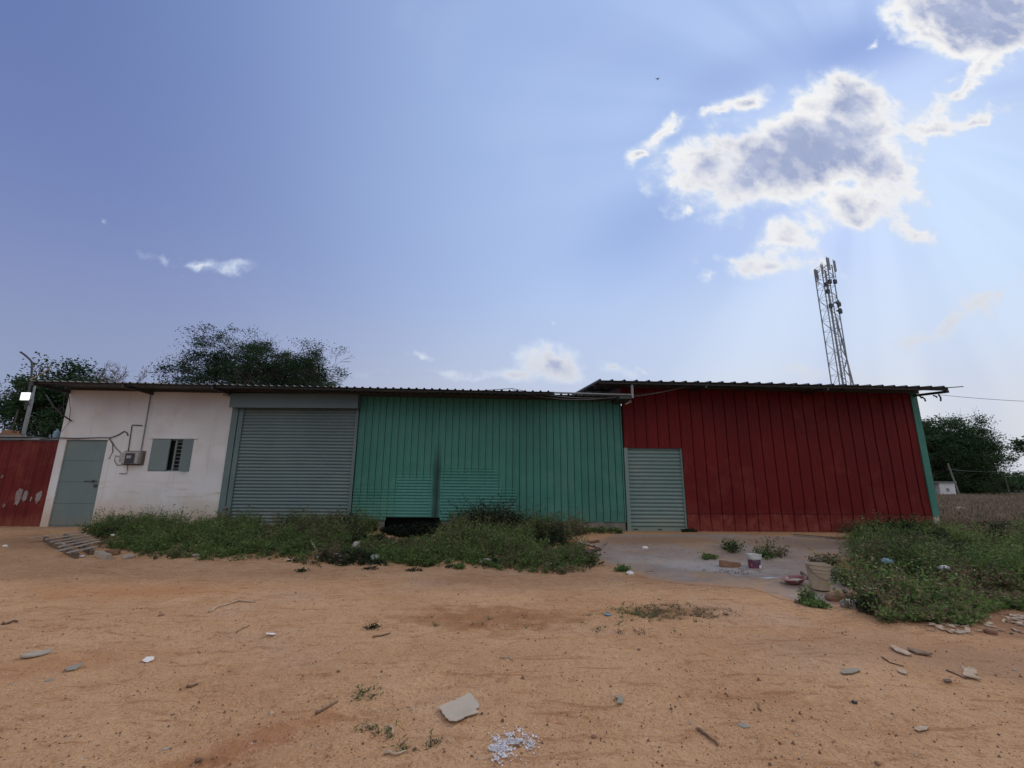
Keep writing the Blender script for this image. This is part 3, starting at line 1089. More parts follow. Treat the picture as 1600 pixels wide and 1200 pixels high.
# window
fr = MB()
yq = WY + 0.06
fr.box(wx0 + 0.002, wx0 + 0.04, yq, yq + 0.05, wz0 + 0.002, wz1 - 0.002).box(wx1 - 0.04, wx1 - 0.002, yq, yq + 0.05, wz0 + 0.002, wz1 - 0.002)
fr.box(wx0 + 0.04, wx1 - 0.04, yq, yq + 0.05, wz0 + 0.002, wz0 + 0.04).box(wx0 + 0.04, wx1 - 0.04, yq, yq + 0.05, wz1 - 0.04, wz1 - 0.002)
fr.box(-10.27, -10.22, yq, yq + 0.045, wz0 + 0.04, wz1 - 0.04)
win = fr.build('window', winm, shedA)
MB().box(wx0 + 0.003, wx1 - 0.003, WY + 0.150, WY + 0.157, wz0 + 0.003, wz1 - 0.003).build('dark_opening', dark, win)
b_ = MB()
for k in range(8):
    z_ = wz0 + 0.10 + k * 0.112
    b_.bar((-10.22, yq + 0.02, z_), (wx1 - 0.04, yq + 0.02, z_), 0.016, 0.016)
b_.build('bars', galv, win)
MB().box(-10.925, -10.38, WY - 0.006, WY + 0.022, wz0 + 0.01, wz1 - 0.012).box(-10.915, -10.39, WY - 0.012, WY - 0.0062, wz0 + 0.03, wz1 - 0.035).build('shutter_leaf', winm, win)
M = Matrix.Translation((wx1 - 0.01, WY + 0.01, 0)) @ Matrix.Rotation(R(42), 4, 'Z')
MB().box(-0.27, 0, -0.012, 0.012, wz0 + 0.012, wz1 - 0.012, 0, M).build('shutter_leaf', winm, win)
# big roller shutter
sx0, sx1 = -8.30, -4.78
rs = MB()
slats(rs, sx0, sx1, 0.42, 3.95, WY + 0.03, 0.099, 0.024, wob=0.028, cols=16)
rsh = rs.build('roller_shutter', shut, shedA)
rsh['label'] = 'wide grey roller shutter, closed, with long shutter box over it'
gmb = MB().box(XM + 0.002, XM + 0.19, WY - 0.05, WY + 0.10, 0.3, 3.92).box(XM + 0.21, sx0 + 0.03, WY - 0.03, WY + 0.10, 0.3, 3.92)
gmb.build('guide_rail', hoodm, rsh)
MB().box(sx1 - 0.03, sx1 + 0.055, WY - 0.03, WY + 0.10, 0.3, 3.92).build('guide_rail', hoodm, rsh)
MB().box(-8.58, -4.68, WY - 0.30, WY + 0.08, 3.90, 4.325).box(-8.585, -4.675, WY - 0.304, WY - 0.29, 3.885, 3.90).build('shutter_box', hoodm, rsh)
# green cladding
cl = MB()
XP = -4.71 + 0.206 * 24


def pressed(mb_, x0, x1):
    """wall part whose lower half is pressed into level slats that fade up into the upright ribs"""
    xs_, rib = [], []
    x = x0
    while x < x1 - 1e-6:
        for (o_, d_) in ((0, 0), (0.002, -0.03), (0.020, -0.03), (0.024, 0.010), (0.059, 0.010), (0.071, 0.0), (0.105, 0.0), (0.14, 0.004), (0.17, 0.0)):
            xs_.append(x + o_)
            rib.append(d_)
        x += 0.206
    xs_.append(x1)
    rib.append(0)
    xs_, rib = np.array(xs_), np.array(rib)
    rows = [(0.0, -0.012), (0.08, -0.012), (0.14, 0.2), (0.32, 0.85), (0.5, 1.0), (0.75, 0.7), (0.94, 0.05)]
    zs_, sl = [], []
    z = 0.60
    while z < 2.45:
        for (t_, d_) in rows:
            zs_.append(z + t_ * 0.088)
            sl.append(d_ if d_ < 0 else d_ * 0.014)
        z += 0.088
    for q_ in np.linspace(z, 1, 2)[:0]:
        pass
    zt = [2.5, 2.8, 3.1, 3.5, 3.9, None]
    zs_ += zt
    sl += [0] * len(zt)
    vs = []
    for zi, sd in zip(zs_, sl):
        zz = np.array([topA(x_) if zi is None else zi for x_ in xs_])
        top = np.where(xs_ < -3.42, 1.35, np.where(xs_ < -2.36, 1.75, np.where(xs_ < -0.4, 1.95, 1.35)))
        a_ = sstep(top + 0.35, top - 0.12, zz) * sstep(x1 + 0.02, x1 - 0.25, xs_) * np.where(xs_ < -3.42, 0.65, 1.0) * sstep(0.10, 0.20, np.abs(xs_ + 2.24))
        rb = rib * (1 - 0.80 * a_)
        wob = 0.020 * fbm(xs_ * 1.3, zz * 1.6, 3, 33) * 2 + 0.02 * a_ * fbm(xs_ * 2.5, zz * 3.0, 3, 35)
        groove = -0.05 * sstep(0.13, 0.05, np.abs(xs_ + 2.24)) * sstep(2.9, 2.2, zz)
        d_ = rb + sd * a_ + wob + groove
        # the ribs wander a little where the sheet has been pushed about
        dx_ = 0.03 * a_ * fbm(xs_ * 1.1 + 4, zz * 2.0, 2, 37)
        vs += [(x_ + q_, WY - dd, z_) for x_, q_, dd, z_ in zip(xs_, dx_, d_, zz)]
    n_ = len(xs_)
    fs = []
    for i_ in range(len(zs_) - 1):
        for k_ in range(n_ - 1):
            if zs_[i_] < 0.69 and -3.7 < xs_[k_] < -2.1:
                continue
            a0 = i_ * n_ + k_
            fs.append((a0, a0 + 1, a0 + n_ + 1, a0 + n_))
    mb_.add(vs, fs)


pressed(cl, -4.71, XP)
cladding(cl, XP, XG - 0.01, 0.60, topA, WY, 0.206, gw=0.022, gd=0.034, rw=0.035, rh=0.012, bead=0.004, dent=0.016, nz=24, seed=4)
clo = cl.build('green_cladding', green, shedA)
# plinth, with the black hollow left open under the sheets
for (a, b) in ((-4.70, -3.72), (-2.05, XG - 0.03)):
    mb = MB()
    n_ = int((b - a) / 0.25) + 1
    for k in range(n_):
        pa_, pb_ = a + (b - a) * k / n_, a + (b - a) * (k + 1) / n_
        zt = 0.63
        j0, j1 = 0.03 * float(fbm(pa_ * 2, 0, 3, 8)), 0.03 * float(fbm(pb_ * 2, 0, 3, 8))
        mb.add([(pa_, WY + 0.02 + j0, 0.1), (pb_, WY + 0.02 + j1, 0.1), (pb_, WY + 0.04 + j1, zt), (pa_, WY + 0.04 + j0, zt)], [(0, 1, 2, 3)])
        mb.add([(pa_, WY + 0.04 + j0, zt), (pb_, WY + 0.04 + j1, zt), (pb_, WY + 0.25, zt), (pa_, WY + 0.25, zt)], [(0, 1, 2, 3)])
    mb.build('plinth', plinthm, shedA)
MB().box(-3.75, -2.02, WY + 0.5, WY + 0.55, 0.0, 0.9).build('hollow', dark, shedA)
# back and side walls
mb = MB()
mb.box(XL + 0.02, XG - 0.02, WY + 7.9, WY + 8.0, 0.2, 4.60)
mb.box(XG - 0.06, XG - 0.03, WY + 0.05, WY + 7.9, 0.2, 4.30)
mb.build('back_wall', green, shedA)
# roof
mb = MB()
roof_mesh(mb, -13.87, 1.20, 12.8, WY + 8.2, False, 0.222, seed=2)
rfo = mb.build('roof', roofm, shedA)
mb = MB()
roof_mesh(mb, 1.205, 3.42, 13.35, WY + 8.2, False, 0.222, seed=3)
rf2 = mb.build('roof', roofm, shedA)
rf2['label'] = 'short set-back roof sheets beside the red shed'
# roof bearers and purlins
for x_ in (-13.80, -11.2, -8.62):
    MB().bar((x_, 12.86, roof_z(x_, 12.86, 0) - 0.06), (x_, WY + 0.02, roof_z(x_, WY, 0) - 0.13), 0.05, 0.10).build('roof_bracket', steel, rfo)
pm = MB()
pm.bar((-13.8, 12.95, roof_z(-13.8, 12.95, 0) - 0.035), (1.15, 12.95, roof_z(1.15, 12.95, 0) - 0.035), 0.05, 0.05)
pm.bar((-8.5, 13.7, roof_z(-8.5, 13.7, 0) - 0.04), (3.3, 13.7, roof_z(3.3, 13.7, 0) - 0.04), 0.05, 0.06)
pm.bar((-13.8, 13.94, roof_z(-13.8, 13.94, 0) - 0.045), (3.3, 13.94, roof_z(3.3, 13.94, 0) - 0.045), 0.05, 0.07)
pm.build('purlin', steel, rfo)

# ---- building B: red shed
shedB = thing('shed', 'red ribbed sheet metal shed with a small green grey roller shutter', 'shed', (8.0, WY, 0.36))


def topB(x):
    return roof_z(x, WY, True) - 0.03


RX0, RX1 = 3.41, 12.41
mb = MB()
cladding(mb, RX0, 5.19, 2.80, topB, WY - 0.01, 0.35, gw=0.022, gd=0.026, rw=0.045, rh=0.014, bead=0.006, dent=0.006, nz=6, seed=9)
cladding(mb, 5.19, RX1, lambda x: 0.345 + 0.02 * math.sin(x), topB, WY - 0.01, 0.35, gw=0.022, gd=0.026, rw=0.045, rh=0.014, bead=0.006, dent=0.022, nz=26, phase=0.03, seed=9, jag=0.04)
mb.build('red_cladding', red, shedB)
mb = MB()
mb.box(RX0, 5.19, WY - 0.022, WY + 0.12, 2.775, 2.803).box(5.185, 5.225, WY - 0.03, WY + 0.12, 0.34, 2.80)
mb.build('opening_trim', red, shedB)
rs = MB()
slats(rs, 3.52, 5.17, 0.46, 2.82, WY + 0.09, 0.112, 0.026, wob=0.018, cols=10)
rs.box(3.52, 5.17, WY + 0.05, WY + 0.10, 0.335, 0.46)
r2 = rs.build('roller_shutter', shutl, shedB)
r2['label'] = 'small green grey roller shutter at the left end of the red wall'
MB().box(3.415, 3.525, WY - 0.015, WY + 0.13, 0.32, 2.79).build('guide_rail', shutl, r2)
MB().box(5.13, 5.183, WY + 0.03, WY + 0.13, 0.32, 2.79).build('guide_rail', shutl, r2)
for xh in (3.62, 4.32, 4.99):
    MB().tube([(xh, WY + 0.05, 0.40), (xh, WY + 0.02, 0.41), (xh + 0.10, WY + 0.02, 0.41), (xh + 0.10, WY + 0.05, 0.40)], 0.012, 5).build('handle', steel, r2)
# green corner sheet and its pale footing
mb = MB()
mb.box(RX1 + 0.003, RX1 + 0.045, WY - 0.04, WY + 0.1, 0.82, topB(RX1) - 0.05)
mb.box(RX1 + 0.046, RX1 + 0.22, WY - 0.022, WY + 8, 0.84, topB(RX1) - 0.05)
mb.build('green_corner_sheet', green, shedB)
MB().box(RX1 + 0.02, RX1 + 0.20, WY + 0.0, WY + 7.9, 0.15, 0.838).build('footing', nmat('footing', (0.45, 0.41, 0.34), (0.33, 0.30, 0.25), 4, 0.9, 0.01), shedB)
mb = MB()
mb.box(RX0, RX1, WY + 7.9, WY + 8.0, 0.2, 5.5)
mb.add([(RX0 + 0.005, WY + 0.03, 4.25), (RX0 + 0.005, WY + 8.0, 4.25), (RX0 + 0.005, WY + 8.0, topB(RX0) + 1.0), (RX0 + 0.005, WY + 0.03, topB(RX0))], [(3, 2, 1, 0)])
mb.build('back_wall', red, shedB)
MB().box(RX0 + 0.05, RX1 - 0.05, WY + 0.02, WY + 0.10, 0.30, 0.342).build('sill', concrete, shedB)
mb = MB()
roof_mesh(mb, 2.50, 12.72, 12.8, WY + 8.2, True, 0.352, rib=0.04, seed=5)
rfB = mb.build('roof', roofm, shedB)
pm = MB()
pm.bar((2.55, 12.95, roof_z(2.55, 12.95, 1) - 0.05), (12.62, 12.95, roof_z(12.62, 12.95, 1) - 0.05), 0.06, 0.07)
pm.bar((2.55, 13.9, roof_z(2.55, 13.9, 1) - 0.06), (12.62, 13.9, roof_z(12.62, 13.9, 1) - 0.06), 0.06, 0.09)
pm.bar((2.62, 15.6, roof_z(2.62, 15.6, 1) - 0.05), (3.4, 15.6, roof_z(3.4, 15.6, 1) - 0.05), 0.06, 0.07)
for x_ in (5.6, 9.1, 12.55):
    pm.bar((x_, 12.86, roof_z(x_, 12.86, 1) - 0.12), (x_, WY + 0.02, roof_z(x_, WY, 1) - 0.16), 0.05, 0.07)
pm.build('purlin', steel, rfB)
# clamps and rag ends under the right end of the roof, and the rod poking out
for (px, py, qx, qy) in ((1440, 620, 1446, 627), (1458, 618, 1464, 621), (1466, 616, 1470, 627), (1432, 617, 1440, 622)):
    MB().tube([P(px, py, 13.2), P((px + qx) / 2 + 2, (py + qy) / 2, 13.18), P(qx, qy, 13.2)], 0.022, 5).build('roof_hook', steel, rfB)
MB().tube([P(1485, 605.5, 12.95), P(1505, 604, 12.95)], 0.014, 5).build('rod', steel, rfB)

# ---- pipe and post at the junction
pr = thing('pipe_rail', 'grey horizontal pipe and short upright post where the green and red roofs meet', 'pipe', (3.0, 13.0, 4.2))
MB().tube([P(862, 613.5, 13.0), P(988, 617, 13.0)], 0.026, 8).build('pipe', galv, pr)
a = P(987, 596, 13.0)
MB().bar(a, (a.x + 0.0, 13.0, P(987, 622, 13.0).z), 0.06).build('post', galv, pr)
a = P(976, 622, 13.1)
MB().box(a.x - 0.17, a.x + 0.2, 13.02, 13.9, a.z - 0.03, a.z + 0.12).build('junction_box', steel, pr)


def cctv(px, py, Y, label, flip=1):
    c = P(px, py, Y)
    t = thing('security_camera', label, 'camera', (c.x, Y + 0.12, c.z), 'security cameras under the eaves')
    MB().tube([(c.x, Y + 0.14, c.z + 0.06), (c.x, Y + 0.02, c.z + 0.05), (c.x, Y, c.z + 0.01)], 0.016, 6).lathe([(0, 0.0), (0.045, 0.0), (0.045, 0.02), (0, 0.02)], 12, 0, Matrix.Translation((c.x, Y + 0.16, c.z + 0.06)) @ Matrix.Rotation(R(90), 4, 'X')).build('bracket', whitep, t)
    M = Matrix.Translation(c) @ Matrix.Rotation(R(flip * 35), 4, 'Z') @ Matrix.Rotation(R(78), 4, 'X')
    MB().lathe([(0, -0.10), (0.03, -0.10), (0.036, -0.08), (0.036, 0.09), (0.042, 0.09), (0.042, 0.11), (0.030, 0.11)], 14, 0, M).build('body', whitep, t)
    MB().lathe([(0.030, 0.105), (0, 0.105)], 14, 0, M).build('lens', glassd, t)


cctv(355, 619, 13.83, 'small white camera on the white wall beside the shutter box', -1)
cctv(981, 629, 13.75, 'small white camera at the top left corner of the red wall', 1)

# ---- cables along the eaves
def sag(a, b, s_, n=14):
    a, b = Vector(a), Vector(b)
    return [a.lerp(b, i / n) - Vector((0, 0, s_ * 4 * (i / n) * (1 - i / n))) for i in range(n + 1)]


def cable(pts, r, m_, label, name='cable', group=None):
    o = MB().tube(pts, r, 5).build(name, m_, None, loc=pts[0])
    return tag(o, label, 'cable', group)


cable(sag(P(352, 602, 13.4), P(540, 606, 13.4), 0.16), 0.010, cablem, 'black cable sagging over the big roller shutter box')
cable(sag(P(540, 608, 13.3), P(800, 607, 13.3), 0.10) + sag(P(800, 607, 13.3), P(980, 620, 13.4), 0.14)[1:], 0.011, cablel, 'upper grey cable strung along the green wall eave')
cable(sag(P(800, 609, 13.25), P(985, 615, 13.3), 0.24), 0.009, cablel, 'lower grey cable sagging beneath the short roof over the green wall')
cable(sag(P(845, 641, 13.9), P(972, 620, 13.6), 0.09), 0.006, cablel, 'thin loose wire drooping lowest across the green sheets')
cable(sag(P(992, 619, 13.2), P(1092, 598, 13.2), 0.05), 0.010, cablel, 'grey cable rising from the junction post along the red eave')
cable(sag(P(992, 616, 13.25), P(1085, 600, 13.3), 0.06), 0.008, cablem, 'darker twin cable just above the grey one on the red eave')
cable(sag(P(1468, 617, 13.3), P(1640, 628.5, 13.3), 0.03), 0.007, cablel, 'single wire leaving the right end of the red roof')

# ---- meter and wiring on the white wall
a, b = P(197, 706, WY), P(221, 726, WY)
mt = thing('electricity_meter', 'grey electricity meter box with dark window on the white wall', 'meter', ((a.x + b.x) / 2, WY, b.z))
x0, x1, z0, z1 = a.x, b.x, b.z, a.z
m1 = MB().box(x0 + 0.03, x1, WY - 0.14, WY - 0.004, z0 + 0.02, z1).box(x0 + 0.05, x1 - 0.02, WY - 0.155, WY - 0.142, z0 + 0.04, z1 - 0.02)
bx_ = m1.build('box', meterm, mt)
MB().box(x0 + 0.13, x1 - 0.12, WY - 0.163, WY - 0.157, z0 + 0.03, z1 - 0.05).build('meter_window', glassd, bx_)
MB().box(x0 + 0.18, x1 - 0.22, WY - 0.168, WY - 0.165, z0 + 0.18, z1 - 0.12).build('dial_plate', meterm, bx_)
MB().box(x0 - 0.10, x0 + 0.027, WY - 0.09, WY - 0.004, z0 + 0.07, z1 - 0.04).build('cutout_box', meterm, mt)
MB().box(x0 - 0.02, x1 + 0.07, WY - 0.016, WY - 0.0005, z0 - 0.02, z1 + 0.03).build('backboard', woodd, mt)


def wp(px, py, o=0.02):
    return P(px, py, WY - o)


cable([wp(62, 686), wp(90, 684, 0.05), wp(120, 685, 0.05), wp(150, 684, 0.05), wp(172, 684, 0.05), wp(184, 680), wp(194, 674), wp(198, 676), wp(200, 681)], 0.016, cablem, 'thick black cable running over the grey door and hooking upward')
cable([wp(171, 685), wp(176, 694), wp(176, 706), wp(170, 717)], 0.011, cablem, 'short black cable end hanging right of the door')
cable([wp(174, 689), wp(181, 700), wp(189, 708), wp(197, 713)], 0.010, cablem, 'black cable dropping diagonally into the meter')
cable([wp(188, 714), wp(180, 712), wp(179, 720), wp(183, 727), wp(190, 726), wp(193, 718)], 0.009, cablem, 'black wire loop left of the meter')
cable([wp(199, 726), wp(199, 733), wp(198, 740), wp(186, 740)], 0.009, cablem, 'bent wire hanging below the meter')
o = MB().tube([wp(236, 613), wp(220, 706)], 0.016, 6).build('conduit', galv, None, loc=wp(220, 706))
tag(o, 'long thin grey conduit from the eave down to the meter', 'conduit')
o = MB().tube([wp(222, 665), wp(207, 664), wp(205, 668)], 0.016, 6).tube([wp(206, 666), wp(200, 706)], 0.012, 6).build('conduit', cablem, None, loc=wp(200, 706))
tag(o, 'short bent conduit with dark elbow above the meter', 'conduit')
# rags of cable at the left corner under the eave
cable([P(72, 617, 13.6), P(84, 635, 13.6), P(97, 648, 13.7), P(112, 658, 13.95)], 0.022, cablem, 'thick cable slanting from the eave onto the left edge of the white wall')
cable([P(107, 612, 13.9), P(110, 640, 13.95), P(108, 660, 13.95), P(96, 675, 13.95)], 0.008, cablem, 'thin wire hanging down the left edge of the white wall')
# broken plaster hole at the foot of the big shutter jamb
a = P(350, 800, WY - 0.03)
o = MB()
for k in range(9):
    c = Vector((a.x + rnd.uniform(-0.12, 0.12), WY - 0.05 + rnd.uniform(-0.02, 0.04), a.z + rnd.uniform(-0.15, 0.12)))
    s_ = rnd.uniform(0.03, 0.07)
    o.box(-s_, s_, -s_, s_, -s_, s_, 0, Matrix.Translation(c) @ Matrix.Rotation(rnd.random() * 3, 4, 'Z') @ Matrix.Rotation(rnd.random() * 3, 4, 'X'))
o = o.build('padlock_bracket', plinthm, None, loc=a)
tag(o, 'crumbling cement lump at the lower left corner of the big shutter', 'cement lump')

# ---- red sheet fence at the far left, lamp post
FX1 = XL - 0.03
fence = thing('fence', 'old dark red sheet fence left of the white room, scraped pale patches', 'fence', (-17, WY + 0.05, 0.36))
mb = MB()
cladding(mb, -24.0, FX1, 0.34, 2.86, WY + 0.06, 0.30, gw=0.02, gd=0.02, rw=0.04, rh=0.014, bead=0.005, dent=0.02, nz=10, seed=14, jag=0.05)
mb.build('sheet', redold, fence)
mb = MB().box(-24.0, FX1, WY + 0.0, WY + 0.6, 2.89, 2.95)
mb.box(-24, -14.7, WY - 0.1, WY + 0.9, 2.97, 3.01)
mb.build('top_rail', galv, fence)
scr = nmat('scraped_metal', (0.27, 0.23, 0.23), (0.17, 0.09, 0.09), 9, 0.8)
for (px, py, rx, rz) in ((27, 776, 0.11, 0.26), (37, 776, 0.08, 0.17), (46, 780, 0.03, 0.07), (58, 776, 0.10, 0.18), (4, 790, 0.04, 0.05), (1, 745, 0.03, 0.05)):
    c = P(px, py, WY)
    n_ = 14
    vs = [(c.x + rx * math.cos(2 * math.pi * k / n_) * (0.7 + 0.5 * rnd.random()) + 0.10 * rx * math.sin(2 * math.pi * k / n_), WY + 0.035, c.z + rz * math.sin(2 * math.pi * k / n_) * (0.7 + 0.5 * rnd.random())) for k in range(n_)]
    vs2 = [(p[0], WY + 0.065, p[2]) for p in vs]
    MB().add(vs + vs2, [tuple(range(n_))[::-1]] + [(k, (k + 1) % n_, n_ + (k + 1) % n_, n_ + k) for k in range(n_)]).build('scraped_patch', scr, fence)

LP = P(37, 676, 14.6)
lampo = thing('lamp_post', 'grey post with a lit white lamp and bent pipe above the red fence', 'lamp post', (LP.x, 14.6, 2.9))
topz = P(55, 580, 14.6).z
MB().bar((LP.x, 14.6, 2.0), (LP.x, 14.6, P(50, 622, 14.6).z), 0.075).tube([(LP.x, 14.6, P(50, 625, 14.6).z), (LP.x, 14.6, P(50, 600, 14.6).z)], 0.03, 6).build('post', galv, lampo)
MB().tube([(P(46, 612, 14.6).x, 14.6, P(46, 640, 14.6).z), P(48, 596, 14.6), P(50, 576, 14.6), P(50, 566, 14.6), P(46, 561, 14.6), P(38, 554, 14.6), P(32, 550, 14.6)], 0.030, 7).build('bent_pipe', steel, lampo)
c = P(41, 619.5, 14.35)
lm = bpy.data.materials.new('lamp_glow')
lm.use_nodes = True
pb = lm.node_tree.nodes['Principled BSDF']
pb.inputs['Base Color'].default_value = (0.9, 0.9, 0.9, 1)
pb.inputs['Emission Color'].default_value = (0.92, 0.96, 1.0, 1)
pb.inputs['Emission Strength'].default_value = 1.1
MB().box(c.x - 0.13, c.x + 0.13, 14.30, 14.34, c.z - 0.12, c.z + 0.12).build('lamp_glass', lm, lampo)
MB().box(c.x - 0.14, c.x + 0.14, 14.342, 14.42, c.z - 0.13, c.z + 0.13).box(c.x + 0.142, c.x + 0.20, 14.33, 14.4, c.z - 0.10, c.z + 0.10).bar((c.x, 14.42, c.z - 0.1), (LP.x, 14.6, c.z - 0.25), 0.05).build('lamp_housing', galv, lampo)
# bits and pieces on the flat top behind the fence
o = MB()
a = P(20, 676, 14.5)
o.box(a.x - 0.35, a.x + 0.25, 14.3, 14.7, 3.03, 3.13)
o.box(a.x - 0.2, a.x + 0.1, 14.35, 14.6, 3.132, 3.23)
o = o.build('brick_stack', brickm, None, loc=(a.x, 14.5, 3.02))
tag(o, 'small heap of red bricks on top of the red fence roof', 'bricks')
a = P(90, 672, 14.4)
o = MB().lathe([(0, 0), (0.07, 0), (0.08, 0.02), (0.08, 0.22), (0.05, 0.26), (0.025, 0.28), (0.025, 0.33), (0, 0.33)], 12, 0, Matrix.Translation((a.x, 14.4, 2.955))).build('bottle', bluep, None, loc=(a.x, 14.4, 2.955))
tag(o, 'pale bottle standing on the fence top beside the white wall', 'bottle')
cable([P(28, 640, 14.7), P(24, 655, 14.7), P(18, 672, 14.7)], 0.02, cablem, 'dark stay pipe leaning left of the lamp post')
# pole lying on roof corner (upper left)
o = MB().tube([P(46, 594, 12.9), P(66, 584, 12.9), P(80, 573, 12.9)], 0.014, 5).build('branch', stickp, None, loc=P(46, 594, 12.9))
tag(o, 'dry branch sticking up from the left end of the roof', 'branch')
cable(sag(P(50, 566, 14.6), P(120, 574, 17), 0.05), 0.005, cablem, 'thin wire from the bent pipe towards the trees')


# ------------------------------------------------------------------ mast
def mast():
    MY = 62.0
    base = P(1312, 600, MY)
    gx0 = base.x
    zg = float(gz(gx0, MY))
    t = thing('telecom_mast', 'tall grey lattice telecom mast with panel antennas rising behind the red shed', 'mast', (gx0, MY, zg))

    def q(px, py):
        return P(px, py, MY)
    # left leg and right leg of the narrow lattice, upright
    xa, xb = q(1290, 500).x, q(1307, 500).x
    s_ = xb - xa
    ztop = q(1290, 418).z
    legs = [(xa, MY - s_ / 2), (xb, MY - s_ / 2), (xb, MY + s_ / 2), (xa, MY + s_ / 2)]
    L = MB()
    for (x, y) in legs:
        L.bar((x, y, zg), (x, y, ztop), 0.11)
    L.build('leg', towerm, t)
    b = MB()
    n = 20
    zs_ = [zg + (ztop - zg) * i / n for i in range(n + 1)]
    for i in range(n):
        for k in range(4):
            p, q2 = legs[k], legs[(k + 1) % 4]
            z0, z1 = zs_[i], zs_[i + 1]
            if (i + k) % 2:
                p, q2 = q2, p
            b.bar((p[0], p[1], z0), (q2[0], q2[1], z1), 0.04)
            b.bar((p[0], p[1], z1), (q2[0], q2[1], z1), 0.035)
    b.build('bracing', towerm, t)
    # ladder / cable tray
    c = MB()
    xm = xa + s_ * 0.42
    for dx_ in (-0.18, 0.18):
        c.bar((xm + dx_, MY - s_ / 2 - 0.1, zg), (xm + dx_, MY - s_ / 2 - 0.1, ztop - 1), 0.09)
    k = zg
    while k < ztop - 1:
        c.bar((xm - 0.18, MY - s_ / 2 - 0.1, k), (xm + 0.18, MY - s_ / 2 - 0.1, k), 0.05)
        k += 0.6
    c.build('ladder', towerm, t)
    # splayed stay frame on the right
    f_ = MB()
    pt = Vector((xb, MY, q(1307, 495).z))
    xbot = q(1333, 600).x
    zb_ = q(1333, 600).z
    kx = (xbot - pt.x) / (pt.z - zb_)
    foot = Vector((pt.x + kx * (pt.z - zg), MY, zg))
    f_.bar(pt, foot, 0.14)
    n = 16
    for i in range(1, n):
        z = pt.z + (zg - pt.z) * i / n
        z2 = pt.z + (zg - pt.z) * (i + 1) / n
        x = pt.x + kx * (pt.z - z)
        x2 = pt.x + kx * (pt.z - z2)
        if i % 2:
            f_.bar((xb, MY, z), (x2, MY, z2), 0.08)
        else:
            f_.bar((x, MY, z), (xb, MY, z2), 0.08)
    f_.build('stay_frame', towerm, t)
    # antennas
    for (px, py, h, w, yo) in ((1275, 431, 1.45, 0.20, -0.3), (1285.5, 418.5, 1.9, 0.36, -1.2), (1298.5, 420, 1.7, 0.24, -0.8), (1281, 424, 1.2, 0.2, 0.9), (1293, 415, 1.5, 0.22, 1.2)):
        c_ = q(px, py)
        a_ = MB()
        a_.box(c_.x - w / 2, c_.x + w / 2, MY + yo - 0.1, MY + yo + 0.08, c_.z - h / 2, c_.z + h / 2)
        o_ = a_.build('panel_antenna', antm, t)
        MB().tube([(c_.x + 0.0, MY + yo + 0.16, c_.z - h / 2 - 1.0), (c_.x, MY + yo + 0.16, c_.z + h / 2 + 0.3)], 0.05, 6).bar((c_.x, MY + yo + 0.1, c_.z), (min(max(c_.x, xa), xb), MY, c_.z), 0.06).bar((c_.x, MY + yo + 0.16, c_.z - h / 2 - 0.6), (min(max(c_.x, xa), xb), MY, c_.z - h / 2 - 0.6), 0.06).build('pole', towerm, o_)
    for (px, py) in ((1289, 445), (1284, 449), (1297, 445), (1286, 460), (1290.5, 482), (1303, 480), (1305, 491)):
        c_ = q(px, py)
        MB().box(c_.x - 0.2, c_.x + 0.2, MY - 1.2, MY - 0.9, c_.z - 0.3, c_.z + 0.3).bar((c_.x, MY - 0.9, c_.z), (min(max(c_.x, xa), xb), MY - s_ / 2, c_.z), 0.06).build('radio_unit', steel, t)
    for (px, py) in ((1306.5, 473.5), (1309.5, 486)):
        c_ = q(px, py)
        M_ = Matrix.Translation((c_.x, MY - 0.2, c_.z)) @ Matrix.Rotation(R(-18), 4, 'Z') @ Matrix.Rotation(R(90), 4, 'Y')
        MB().lathe([(0, -0.35), (0.12, -0.35), (0.12, -0.2), (0.36, 0.02), (0.40, 0.18), (0.36, 0.18), (0, 0.08)], 18, 0, M_).bar((c_.x - 0.3, MY - 0.2, c_.z), (xb, MY - 0.2, c_.z), 0.08).build('dish', antm, t)
    MB().tube([(xa + s_ / 2, MY, ztop - 0.5), (xa + s_ / 2, MY, ztop + 0.9)], 0.04, 5).build('lightning_rod', towerm, t)
    return t


mast()


# ------------------------------------------------------------------ trees
def grow(rg, start, dirn, length, rad, depth, mb, tips, spread=0.6, up=0.15, ratio=0.72, kids=(2, 4), segs=3, minr=0.008):
    p = Vector(start)
    d = Vector(dirn).normalized()
    pts, rs_ = [p.copy()], [rad]
    for i in range(segs):
        d = (d + Vector((rg.gauss(0, 0.14), rg.gauss(0, 0.14), rg.gauss(0, 0.10) + up * 0.2))).normalized()
        p = p + d * (length / segs)
        pts.append(p.copy())
        rs_.append(max(minr, rad * (1 - 0.45 * (i + 1) / segs)))
    mb.tube(pts, rs_, 5 if depth > 2 else 4, 0, cap=False)
    if depth <= 0:
        tips.append((pts[-1], d.copy()))
        tips.append((pts[-2], d.copy()))
        return
    if depth <= 1:
        tips.append((pts[-1], d.copy()))
    for k in range(rg.randint(*kids)):
        a = Vector((rg.gauss(0, 1), rg.gauss(0, 1), rg.gauss(0, 0.7) + up)).normalized()
        nd = (d * (1 - spread) + a * spread).normalized()
        st = pts[-1] if k < 2 else pts[-2]
        grow(rg, st, nd, length * ratio * rg.uniform(0.8, 1.15), rs_[-1] * 0.72, depth - 1, mb, tips, spread, up, ratio, kids, segs, minr)


